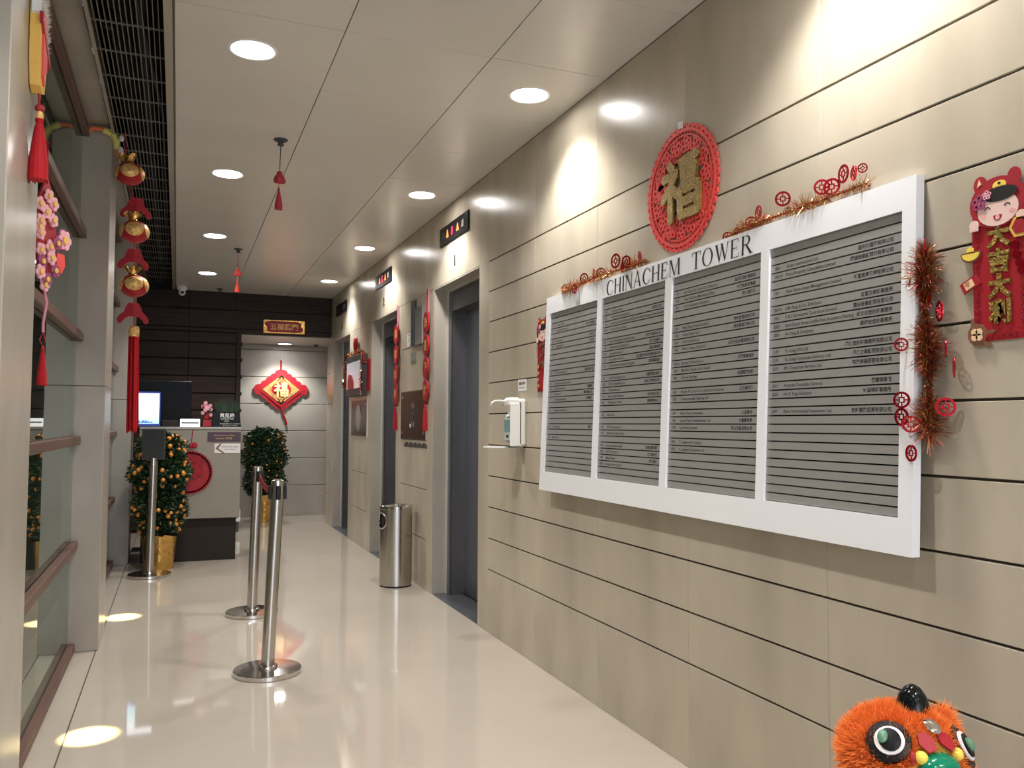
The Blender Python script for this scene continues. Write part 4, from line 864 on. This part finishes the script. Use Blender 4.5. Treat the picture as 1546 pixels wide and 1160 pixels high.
# ---------------------------------------------------------------- kumquat trees
def kumquat(x, y, zr, rx, ry, z0, z1, pot_r, pot_h, nfruit, label, seed, leafn=2600, fr_r=.0185, bare=False, gscale=1):
    rn = random.Random(seed)
    t = thing('kumquat_tree', label, 'plant', (x, y, 0), 'potted kumquat trees')
    n = 40; prof = [(pot_r*.82, 0), (pot_r*.86, pot_h*.2), (pot_r*.95, pot_h*.6), (pot_r, pot_h*.9), (pot_r*1.06, pot_h), (pot_r*.98, pot_h*.97), (pot_r*.96, pot_h*.8)]
    p_ = MB(); vs = []; 
    for r0, h in prof:
        for i in range(n): a = 2*PI*i/n; q = r0*(1+.035*math.sin(a*9+h*20+seed)+rn.uniform(-.015, .015)); vs.append((x+q*math.cos(a), y+q*math.sin(a), max(0, h+(rn.uniform(-.012, .012) if h > .05 else 0))))
    p_.add(vs, [(j*n+i, j*n+(i+1) % n, (j+1)*n+(i+1) % n, (j+1)*n+i) for j in range(len(prof)-1) for i in range(n)]+[tuple(range(n))[::-1]]); auto(p_.build('gold_foil_pot', GOLD, t), 50)
    MB().lathe((x, y, pot_h*.8), [(pot_r*.95, 0), (.01, .01)], 20).build('soil', SOIL, t)
    tk = MB()
    for i in range(9):
        a = rn.uniform(0, 2*PI); tk.tube([(x+.02*math.cos(a), y+.02*math.sin(a), pot_h*.75), (x+rx*.3*math.cos(a), y+ry*.3*math.sin(a), (z0+z1)/2), (x+rx*.5*math.cos(a), y+ry*.5*math.sin(a), z0+(z1-z0)*.8)], [.011, .007, .003], 5)
    tk.build('trunk', STEM, t)
    def shell(k):
        v_ = rn.uniform(0, 1); z = z0+(z1-z0)*v_; prof_ = math.sqrt(max(0, 1-((v_-.72)/.30)**2)) if v_ > .72 else .80+.20*v_/.72
        prof_ = min(1, prof_)*(1+.12*math.sin(v_*17+seed)); a = rn.uniform(0, 2*PI); q = k
        return Vector((x+rx*prof_*q*math.cos(a), y+ry*prof_*q*math.sin(a), z)), a
    lf = MB()
    for i in range(leafn):
        p, a = shell(rn.uniform(.35, 1.04)); L = rn.uniform(.036, .062)*gscale
        d = Vector((math.cos(a)+rn.gauss(0, .7), math.sin(a)+rn.gauss(0, .7), rn.gauss(.1, .6))).normalized(); s_ = d.cross(Vector((rn.gauss(0, 1), rn.gauss(0, 1), rn.gauss(0, 1)))).normalized()*L*.27; nn = d.cross(s_).normalized()*L*.1
        lf.add([p, p+d*L*.5+s_+nn, p+d*L, p+d*L*.5-s_+nn, p+d*L*.5], [(0, 4, 1), (1, 4, 2), (2, 4, 3), (3, 4, 0)], LEAF if rn.random() < .85 else LEAFY)
    stuff(lf.build('foliage', None, t))
    fm = None
    for i in range(nfruit):
        p, a = shell(rn.uniform(.98, 1.08))
        if fm is None: m_ = MB().ball((0, 0, 0), (fr_r, fr_r, fr_r*1.06), 12, 8); fm = m_.build('kumquat', FRUIT, None, smooth=True); fm.parent = t; fm.location = p-Vector((x, y, 0))
        else:
            c = fm.copy(); COL.objects.link(c); c.location = p-Vector((x, y, 0)); s_ = rn.uniform(.8, 1.15); c.scale = (s_, s_, s_)
    return t
kumquat(-.125, 8.14, 0, .225, .17, .33, 1.19, .145, .30, 150, 'kumquat tree full of orange fruit in gold foil beside the reception desk', 4, 7000)
kumquat(1.09, 11.50, 0, .27, .24, .36, 1.22, .15, .36, 60, 'leafy kumquat tree with few fruits in the end lobby behind the desk', 11, 8000, .013)
t = thing('floor_socket_box', 'small white electrical box with green logo by the far kumquat pot', 'box', (.68, 10.6, 0)); MB().box((.62, 10.55, .12), (.73, 10.62, .26), bev=.004).build('body', PAPER, t); MB().box((.65, 10.548, .16), (.70, 10.55, .21)).build('green_mark', GREEN, t); MB().box((.64, 10.56, 0), (.71, 10.6, .12)).build('stand', DGREY, t)

# ---------------------------------------------------------------- end wall diamond ornament
YE = 12.145; t = thing('diamond_knot_ornament', 'red and gold diamond hanging ornament on the end wall', 'ornament', (1.355, YE, 1.77)); f = FB(1.355, 1.775, YE)
HW, HH = .315, .255; mb = MB()
mb.prism(f, [(-HW, 0), (0, -HH), (HW, 0), (0, HH)], .022, .032)
for (ax_, ay_), (bx_, by_) in (((-HW, 0), (0, HH)), ((0, HH), (HW, 0)), ((HW, 0), (0, -HH)), ((0, -HH), (-HW, 0))):
    for k in range(5): q = (k+.5)/5; mb.prism(f, E2(ax_+(bx_-ax_)*q, ay_+(by_-ay_)*q, .058, .052, 0, 2*PI, 14)[:-1], .012, .022+.0013*k+.0004*ax_)
for sgn in (-1, 1): mb.prism(f, E2(sgn*HW, 0, .055, .075, 0, 2*PI, 16)[:-1], .012, .0295)
mb.build('red_clouds', RED, t)
g = MB()
for s0, s1 in ((.80, .70), (.62, .57)):
    P0 = [(-HW*s0, 0), (0, -HH*s0), (HW*s0, 0), (0, HH*s0)]; P1 = [(-HW*s1, 0), (0, -HH*s1), (HW*s1, 0), (0, HH*s1)]
    for i in range(4): g.prism(f, [P0[i], P0[(i+1) % 4], P1[(i+1) % 4], P1[i]], .032, .037)
for sgn in (-1, 1): g.prism(f, [(sgn*.12, .075), (sgn*.235, 0), (sgn*.12, -.075), (sgn*.17, 0)], .032, .036)
g.prism(f, [(-.06, .16), (.06, .16), (0, .205)], .032, .037); g.prism(f, [(-.06, -.16), (.06, -.16), (0, -.205)], .032, .037); g.ring(f, 0, 0, .165, .15, .033, .039, 40, None, .78); g.ring(f, 0, 0, .142, .135, .033, .038, 40, None, .78)
for i in range(20): a = 2*PI*i/20; g.ring(f, .152*math.cos(a), .118*math.sin(a), .012, .001, .034, .040, 6)
g.build('gold_frame', GOLDP, t)
g = MB(); draw_fu(g, f, 0, 0, .20, .13, .036, .042); g.build('gold_character', mat('pale_gold', (.95, .68, .30), .4), t)
MB().tube([(1.352, YE-.02, 2.03), (1.350, YE-.02, 2.19)], .012, 8).build('top_cord', REDT, t)
MB().tube([(1.352, YE-.02, 2.19), (1.350, YE-.005, 2.25)], .003, 5).build('hook', PAPER, t)
MB().tube([(1.355, YE-.02, 1.54), (1.37, YE-.02, 1.46), (1.42, YE-.02, 1.36), (1.44, YE-.02, 1.28)], [.014, .012, .013, .014], 7).build('tassel', REDT, t)
# lintel sign
t = thing('gold_blessing_sign', 'small gold rimmed maroon sign with four characters above the lobby opening', 'sign', (1.235, 10.82, 2.43))
MB().box((.975, 10.805, 2.432), (1.49, 10.822, 2.606), bev=.006).build('gold_panel', GOLD, t); f = FB(1.2325, 2.519, 10.805)
rd = MB(); rd.prism(f, [(-.21, -.055), (-.16, -.07), (.17, -.07), (.21, -.045), (.21, .045), (.17, .07), (-.16, .07), (-.21, .055)], 0, .002); rd.prism(f, E2(-.2, .03, .035, .035, 0, 2*PI, 10)[:-1], .0, .003); rd.prism(f, E2(.2, -.03, .035, .035, 0, 2*PI, 10)[:-1], 0, .003); rd.build('maroon_field', REDD, t)
tm = MB(); text(tm, '五福臨門', f, 0, -.034, .088, .0028, align='c', off=.015); tm.build('lettering', GOLDP, t)

# ---------------------------------------------------------------- sprinklers with hanging charms, dome camera
def sprinkler(x, y, z, label):
    t = thing('sprinkler_head', label, 'sprinkler', (x, y, z), 'ceiling sprinkler heads')
    auto(MB().lathe((x, y, z), [(.040, -.001), (.038, -.006), (.018, -.010), (.014, -.026), (.018, -.028), (.018, -.034), (.004, -.036)], 20).build('body', DGREY, t)); return t
def charm(x, y, label, m1, m2):
    t = thing('hanging_charm', label, 'ornament', (x, y, ZC-.036), 'gourd charms hung from sprinklers'); zt = ZC-.036
    MB().tube([(x, y, zt), (x-.003, y, 2.742)], .0022, 5).build('cord', BLACKP if m1 is REDD else REDT, t)
    bd_ = MB(); bd_.ball((x-.003, y, 2.736), .006); bd_.ball((x-.003, y, 2.648), .008); bd_.build('bead', GOLDP, t)
    g = MB(); g.ball((x-.003, y, 2.69), (.030, .02, .030), 10, 8); g.ball((x-.003, y, 2.718), (.017, .015, .018), 10, 8); g.ball((x-.021, y, 2.679), (.016, .012, .018), 8, 6); g.ball((x+.016, y, 2.679), (.016, .012, .018), 8, 6); g.build('gourd', m1, t)
    q = MB(); tassel(q, x-.006, y, 2.64, 2.515, .007, .022); q.build('tassel', m2, t)
sprinkler(.514, 4.833, ZC, 'dark sprinkler head nearest the camera, between ceiling joints'); sprinkler(.494, 8.06, ZC, 'second dark sprinkler head farther down the ceiling'); sprinkler(.444, 10.55, ZC, 'farthest sprinkler head close to the dark wood wall'); sprinkler(1.80, 11.9, 2.41, 'dark sprinkler head in the end lobby ceiling corner')
charm(.514, 4.833, 'dark red gourd charm with tassel hanging from the nearest sprinkler', REDD, mat('crimson_thread', (.36, .015, .05), .6)); charm(.494, 8.06, 'bright red gourd charm with tassel hanging from the second sprinkler', REDB, REDB)
t = thing('dome_camera', 'small white security camera on the far left corner of the ceiling', 'camera', (.022, 10.6, ZC))
MB().lathe((.022, 10.6, ZC), [(.055, 0), (.055, -.03), (.045, -.04)], 20).build('mount', WHITE, t); MB().ball((.022, 10.585, ZC-.065), .042, 14, 10).build('housing', WHITE, t, smooth=True)
MB().cyl((.026, 10.538, ZC-.072), .016, .01, 12, ax='y').build('lens', BLACKP, t); MB().cyl((.004, 10.541, ZC-.072), .005, .01, 8, ax='y').build('sensor', DGREY, t)

# ---------------------------------------------------------------- left hand ornaments
# string of three red lucky bags
YS = 5.25
t = thing('lantern_string', 'long string of three red and gold round pouches with red tassels beside the far pier', 'ornament', (-.28, YS, 3.0))
cord = [(-.32, YS, 2.975), (-.30, YS, 2.84), (-.286, YS, 2.74), (-.27, YS, 2.6), (-.253, YS, 2.41), (-.25, YS, 2.25), (-.249, YS, 2.09), (-.245, YS, 1.95), (-.243, YS, 1.84)]
MB().tube(cord, .0025, 5).build('cord', REDT, t)
for i, (xc, zc) in enumerate(((-.286, 2.742), (-.253, 2.405), (-.249, 2.090))):
    c_ = Vector((xc, YS, zc)); auto(MB().ball(c_, (.080, .080, .066), 28, 16).build('pouch', RED, t), 60)
    for az in (.05, 1.45, -1.35, 3.1):
        g = MB(); dv = Vector((math.sin(az), -math.cos(az), .12)).normalized(); a_ = dv.cross(Vector((0, 0, 1))).normalized(); b_ = a_.cross(dv); R_ = .050
        vs = []; fs = []; K = 7; M_ = 20
        for k in range(K):
            for j in range(M_):
                th = .66*k/(K-1); pv = dv*math.cos(th)+(a_*math.cos(2*PI*j/M_)+b_*math.sin(2*PI*j/M_))*math.sin(th); vs.append(c_+Vector((pv.x*.0815, pv.y*.0815, pv.z*.0675)))
        fs = [(k*M_+j, k*M_+(j+1) % M_, (k+1)*M_+(j+1) % M_, (k+1)*M_+j) for k in range(K-1) for j in range(M_)]
        g.add(vs, fs); g.build('gold_medallion', GOLDP, t)
    cp = MB(); vs = []; n = 24
    for k, (r0, h) in enumerate(((.03, .058), (.022, .072), (.038, .098), (.045, .105))):
        for j in range(n): a = 2*PI*j/n; q = r0*(1+(.22*math.sin(6*a) if k > 1 else 0)); vs.append((xc-.01+q*math.cos(a), YS+q*math.sin(a), zc+h+(.012*math.sin(5*a+i) if k > 1 else 0)))
    cp.add(vs, [(k*n+j, k*n+(j+1) % n, (k+1)*n+(j+1) % n, (k+1)*n+j) for k in range(3) for j in range(n)]); auto(cp.build('gold_collar', GOLD, t), 60)
for i, (xc, zc) in enumerate(((-.245, 2.545), (-.252, 2.245), (-.246, 1.93))):
    for s_, yaw_ in ((-1, .25), (1, -.5)):            # pair of pierced butterfly wings
        ca, sa = math.cos(yaw_), math.sin(yaw_); f = lambda u, v_, w_, xc=xc, zc=zc, ca=ca, sa=sa: (xc+u*ca, YS-.01-u*sa*.6-w_, zc+v_)
        mb = MB(); mb.prism(f, [(0, .058), (s_*.03, .060), (s_*.045, .035), (s_*.05, .012), (s_*.078, -.012), (s_*.092, -.035), (s_*.085, -.055), (s_*.068, -.060), (s_*.050, -.035), (s_*.03, -.020), (0, -.018)], 0, .004)
        for (u, v_, r0) in ((.058, -.022, .014), (.074, -.042, .012), (.03, .03, .014), (.045, -.005, .010), (.02, .0, .012)): mb.ring(f, s_*u, v_, r0, r0*.55, .004, .008, 10)
        mb.build('pierced_wing', RED, t)
q = MB()
for i in range(34):
    a = rnd.uniform(0, 2*PI); rr = .026*math.sqrt(rnd.random()); q.tube([(-.243+rr*math.cos(a), YS+rr*math.sin(a), 1.80), (-.238+rr*1.2*math.cos(a), YS+rr*1.2*math.sin(a), 1.25+rnd.uniform(-.01, .03))], .0042, 4)
q.build('long_tassel', REDT, t); MB().lathe((-.243, YS, 1.795), [(.028, 0), (.030, .01), (.030, .05), (.024, .06)], 16).build('tassel_cap', GOLDP, t)
# yellow and orange garland on top of pier
t = thing('felt_garland', 'yellow and orange ghost shaped garland looped over the top of the far pier', 'garland', (-.42, 5.33, 3.0))
rb = MB(); P = [(-.53, 5.34, 2.99), (-.48, 5.325, 3.012), (-.43, 5.32, 3.005), (-.385, 5.32, 2.985), (-.365, 5.31, 2.94), (-.36, 5.30, 2.89), (-.35, 5.29, 2.86), (-.335, 5.27, 2.83)]
for i, (a, c_) in enumerate(zip(P[:-1], P[1:])):
    MB().tube([a, c_], [.020 if i in (2, 3, 4) else .012, .020 if i in (2, 3) else .013], 8).build('felt_piece', YELL if i in (2, 3, 4) else ORF, t)
for (px, pz) in ((-.335, 2.955), (-.338, 2.885), (-.325, 2.855)): MB().ball((px, 5.28, pz), (.015, .012, .02), 8, 6).build('white_tuft', PAPER, t)
# plush hanging on near pier
YH, XH = 2.56, -.376
t = thing('felt_pouch_ornament', 'orange felt sack ornament with white fur trim and red tassel on the near left pier', 'ornament', (XH, YH, 2.5))
# body hangs parallel to the pier face, seen edge-on: long flat felt bag
fP = lambda u, v_, w_: (XH+w_, YH-u, 2.21+v_)
bg = MB(); bg.prism(fP, [(-.052, .20), (-.060, .15), (-.055, .06), (-.035, .0), (0, -.012), (.035, .0), (.055, .06), (.062, .15), (.055, .27)], -.012, .014); bg.build('sack', YELF, t)
st = MB(); st.prism(fP, [(-.03, .20), (-.035, .06), (.0, .05), (.0, .01), (.03, .03), (.035, .20)], .014, .019); st.build('red_patch', REDB, t)
MB().prism(fP, [(-.072, .085), (.072, .165), (.072, .19), (-.072, .11)], .012, .021).build('red_band', REDD, t)
fu = MB()
for i in range(500):
    u = rnd.uniform(-.065, .065); v_ = .112+(u+.07)*.56+rnd.uniform(0, .12); p = Vector(fP(u, v_, .012)); d = Vector((rnd.uniform(.2, 1), rnd.gauss(0, .8), rnd.gauss(0, .8))).normalized()*.018
    fu.add([p+Vector((0, .003, 0)), p-Vector((0, .003, 0)), p+d], [(0, 1, 2)])
fu.prism(fP, [(-.066, .115), (.066, .19), (.062, .29), (-.06, .23)], -.008, .0145); stuff(fu.build('white_fur', PAPER, t))
MB().prism(fP, [(-.05, .255), (.0, .27), (.045, .31), (.05, .40), (-.05, .42)], -.010, .010).build('upper_sack', YELF, t)
MB().prism(fP, [(-.02, .31), (.02, .31), (.02, .39), (-.02, .40)], .010, .014).build('red_letter', REDB, t)
MB().tube([(XH+.005, YH, 2.20), (XH+.008, YH, 2.168)], .003, 5).build('cord', REDT, t)
MB().ball((XH+.009, YH, 2.158), .0125, 12, 8).build('bead', REDD, t, smooth=True)
MB().lathe((XH+.009, YH, 2.118), [(.009, 0), (.010, .02), (.008, .03)], 12).build('gold_ring', GOLDP, t)
q = MB(); tassel(q, XH+.009, YH, 2.14, 1.96, .011, .026); q.build('tassel', REDT, t)
# flower charm hanging before the glass
YF, XF = 3.15, -.425
t = thing('flower_charm', 'pink and yellow felt flower charm with red tassel hanging at the glass', 'ornament', (XF, YF, 2.2))
fF = lambda u, v_, w_: (XF+u*.45+w_*.9, YF+u*.9-w_*.45, 1.93+v_)
MB().tube([(XG+.03, YF, 2.385), (XF, YF, 2.24), (XF+.002, YF, 2.12)], .003, 5).build('top_cord', REDT, t)
rn = random.Random(12); L = [(rn.uniform(-.05, .05), -.17+.3*i/16, rn.choice([0, 1, 2])) for i in range(17)]
bb = MB(); bb.prism(fF, [(-.04, .12), (0, .2), (.04, .12), (.055, 0), (.03, -.12), (0, -.2), (-.03, -.12), (-.055, 0)], -.004, .004); bb.build('red_leaf', REDD, t)
for i, (u, v_, k) in enumerate(L):
    fm = MB()
    for a in range(5): aa = a*1.257+i; fm.prism(fF, E2(u+.014*math.cos(aa), v_+.014*math.sin(aa), .011, .011, 0, 2*PI, 8)[:-1], .004+.003*(i % 3), .010+.003*(i % 3))
    fm.build('felt_flower', [PINK, PURPLE, PINK][k], t); MB().prism(fF, E2(u, v_, .009, .009, 0, 2*PI, 8)[:-1], .010+.003*(i % 3), .014+.003*(i % 3)).build('flower_centre', YELF, t)
fm = MB(); cF = (.092, .0)
for a in range(6): aa = a*1.047; fm.prism(fF, E2(cF[0]+.022*math.cos(aa), cF[1]+.022*math.sin(aa), .014, .014, 0, 2*PI, 10)[:-1], .006, .012)
fm.build('big_flower', PINK, t); MB().prism(fF, E2(cF[0], cF[1], .034, .040, 0, 2*PI, 16)[:-1], .0, .006).build('flower_backing', PURPLE, t); MB().prism(fF, E2(cF[0], cF[1], .013, .013, 0, 2*PI, 10)[:-1], .012, .016).build('flower_centre', YELF, t)
MB().prism(fF, [(.06, -.05), (.10, -.05), (.105, -.09), (.085, -.12), (.06, -.1)], 0, .006).build('red_petal', REDB, t)
MB().tube([(XF, YF, 1.76), (XF+.012, YF, 1.70), (XF+.003, YF, 1.63), (XF+.004, YF, 1.60)], .0045, 6).build('pink_cord', PINKT, t)
MB().tube([(XF+.004, YF, 1.60), (XF-.006, YF, 1.575), (XF+.004, YF, 1.555), (XF+.012, YF, 1.575), (XF+.004, YF, 1.60)], .002, 5).build('loop', REDD, t)
q = MB(); tassel(q, XF+.004, YF, 1.555, 1.425, .006, .0155); q.build('tassel', REDT, t)
# fairy light wire along the soffit edge
t = thing('fairy_light_wire', 'thin clear fairy light wire with clips hanging under the left soffit', 'string light', (-.36, 3.5, 2.97))
wp = [(-.395, 2.9, 3.03), (-.392, 3.3, 2.99), (-.40, 3.7, 3.01), (-.392, 4.1, 2.98), (-.395, 4.5, 3.0), (-.395, 5.0, 3.01), (-.40, 5.3, 3.033)]
MB().tube(wp, .002, 4).build('wire', ACRYL, t)
for p in wp[1:-1]:
    MB().tube([p, (p[0]+.01, p[1]-.01, p[2]-.03)], .003, 5).build('bulb', PAPER, t)

# ---------------------------------------------------------------- lion dance head
LX, LY, LZ = 1.492, 1.41, .577; RX, RY, RZ = .122, .12, .098
ld = thing('lion_dance_head', 'orange furry lion dance head with green nose at the lower right corner', 'lion head', (LX, LY, .44))
c0 = Vector((LX, LY, LZ))
def on(az, el, k=1.0):
    az = az-.14
    d = Vector((math.sin(az)*math.cos(el), -math.cos(az)*math.cos(el), math.sin(el))); return c0+Vector((d.x*RX, d.y*RY, d.z*RZ))*k, Vector((d.x/RX, d.y/RY, d.z/RZ)).normalized()
hb = MB().ball(c0, (RX, RY, RZ), 36, 24); auto(hb.build('head', FURY, ld), 60)
def disc(az, el, r0, ry, out, m, name, dome=0, k=1.0, n=24, tilt=0, parent=ld):
    p, nn = on(az, el, k); a_ = nn.cross(Vector((0, 0, 1))).normalized()*-1; b_ = nn.cross(a_)*-1
    if b_.z < 0: b_ = -b_
    ct, s_ = math.cos(tilt), math.sin(tilt); A = a_*ct+b_*s_; B = b_*ct-a_*s_; vs = []; K = 5
    for q in range(K):
        rr = 1-q/(K-1)*.999
        for j in range(n): th = 2*PI*j/n; vs.append(p+nn*(out+dome*(1-rr*rr))+(A*math.cos(th)*r0+B*math.sin(th)*ry)*rr)
    base = [p-nn*.02+(A*math.cos(2*PI*j/n)*r0+B*math.sin(2*PI*j/n)*ry) for j in range(n)]
    mb = MB(); mb.add(base+vs, [(k_*n+j, k_*n+(j+1) % n, (k_+1)*n+(j+1) % n, (k_+1)*n+j) for k_ in range(K) for j in range(n)]); o = mb.build(name, m, parent, smooth=False); auto(o, 40); return o
def fur(name, spots, m, L, n, w_=.0016, parent=ld):
    mb = MB()
    for i in range(n):
        az, el, ra = rnd.choice(spots); p, nn = on(az+rnd.gauss(0, ra), el+rnd.gauss(0, ra), rnd.uniform(.94, 1.03))
        d = (nn+Vector((rnd.gauss(0, .55), rnd.gauss(0, .55), rnd.gauss(.15, .55)))).normalized()*L*rnd.uniform(.5, 1.1); s_ = d.cross(Vector((rnd.gauss(0, 1), rnd.gauss(0, 1), 1))).normalized()*w_
        mb.add([p+s_, p-s_, p+d*.6-s_*.6, p+d, p+d*.6+s_*.6], [(0, 1, 2, 3, 4)])
    return stuff(mb.build(name, m, parent))
for sgn, az in ((-1, -.90), (1, .76)):
    el = .60 if sgn < 0 else .42
    rim = [(az+sgn*.06+.46*math.cos(t_a), el+.44*math.sin(t_a), .05) for t_a in [2*PI*k/16 for k in range(16)]]
    fur('eye_fur', rim, FUR, .026, 6500, .0011)
    disc(az, el, .045, .044, .012, BLACKP, 'eye_socket', .006, tilt=-.5*sgn)
    disc(az-.03*sgn, el+.0, .030, .030, .019, PAPER, 'eye_white', .004, tilt=-.5*sgn)
    disc(az-.04*sgn, el+.0, .022, .024, .024, BLACKP, 'iris', .002, tilt=-.5*sgn)
    disc(az+.07*(-1 if sgn > 0 else -1)*1, el+.01, .010, .014, .030, GEYE, 'pupil', .006)
fur('brow_fur', [(-.8, 1.15, .12), (.7, 1.1, .12), (-1.8, .6, .3), (-2.2, .4, .5), (2.2, .5, .5), (3.1, .5, .5), (-1.9, 1.1, .4)], FUR, .028, 12000, .0012)
fur('forehead_fur', [(0+.30*math.cos(q), .98+.24*math.sin(q), .07) for q in (0, .8, 1.6, 2.4, 3.2, 4, 4.8, 5.6)], FUR, .020, 4200, .001)
fur('ear_fur', [(-1.5, .35, .16), (1.35, .62, .10), (1.45, .72, .08), (-1.5, .0, .2)], FUR, .036, 6500, .0011)
fur('ear_tip', [(1.32, .80, .04)], FUR, .055, 500, .0011)
fur('face_fuzz', [(0, .45, .2), (0, .2, .2), (-.32, .75, .12), (.36, .8, .12), (-.2, .55, .12), (.3, .55, .12), (0, .62, .15)], FURY, .014, 9000, .001)
disc(.07, .88, .017, .019, .022, MIRR, 'forehead_mirror', .004); 
for sgn in (-1, 1):
    p, nn = on(sgn*.21, .64, 1.05); a_ = nn.cross(Vector((0, 0, 1))).normalized(); b_ = nn.cross(a_); b_ = b_ if b_.z > 0 else -b_
    pt = MB(); P_ = [(-.0, .022), (.016, .016), (.018, -.004), (.004, -.022), (-.014, -.016), (-.016, .006)]; vs = [p+nn*.008+a_*u+b_*v_ for u, v_ in P_]+[p+nn*.013+a_*u+b_*v_ for u, v_ in P_]
    pt.add(vs, [tuple(range(6))[::-1], tuple(range(6, 12))]+[(i, (i+1) % 6, 6+(i+1) % 6, 6+i) for i in range(6)]); pt.build('red_petal', REDD, ld)
    p, nn = on(sgn*.36, .40, 1.09); MB().ball(p, .014, 12, 8).build('yellow_pompom', YEL, ld, smooth=True)
    p, nn = on(sgn*.50, .38, 1.08); MB().ball(p, (.009, .009, .015), 10, 8).build('red_pompom', REDD, ld, smooth=True)
ns = MB(); ns.ball(c0+Vector((-.022, -RY*.97, .022)), (.046, .036, .028), 20, 12); ns.ball(c0+Vector((-.056, -RY*.94, .004)), (.022, .024, .018), 14, 10); ns.ball(c0+Vector((.014, -RY*.98, .004)), (.022, .024, .018), 14, 10); auto(ns.build('nose', GREEN, ld), 60)
hn = MB(); hn.lathe((LX+.022, LY-.012, LZ+RZ*.84), [(.041, 0), (.036, .025), (.028, .050), (.017, .066), (.005, .073)], 20); auto(hn.build('horn', BLKGL, ld), 60)
sr = MB()
for i in range(90):
    p, nn = on(-1.2+rnd.uniform(-.1, .25), -.25+rnd.uniform(-.2, .3), 1.05); sr.add([p, p+Vector((.003, 0, 0)), p+Vector((rnd.uniform(-.02, .02), -.01, -rnd.uniform(.04, .08)))], [(0, 1, 2)], rnd.choice([YEL, REDD, PAPER]))
stuff(sr.build('streamers', None, ld))
MB().lathe((LX, LY, .44), [(.10, 0), (.11, .04), (.09, .09)], 24).build('neck_ruff', REDD, ld)
t = thing('display_pedestal', 'dark wooden pedestal under the lion head, below the picture edge', 'pedestal', (LX, LY, 0))
MB().box((LX-.16, LY-.16, .0), (LX+.16, LY+.16, .03), bev=.004).build('foot', DARKWOOD, t); MB().box((LX-.13, LY-.13, .03), (LX+.13, LY+.13, .41), bev=.004).build('column', DARKWOOD, t); MB().box((LX-.16, LY-.16, .41), (LX+.16, LY+.16, .438), bev=.004).build('top', DARKWOOD, t)

for o in bpy.data.objects:
    if '_o' in o: del o['_o']
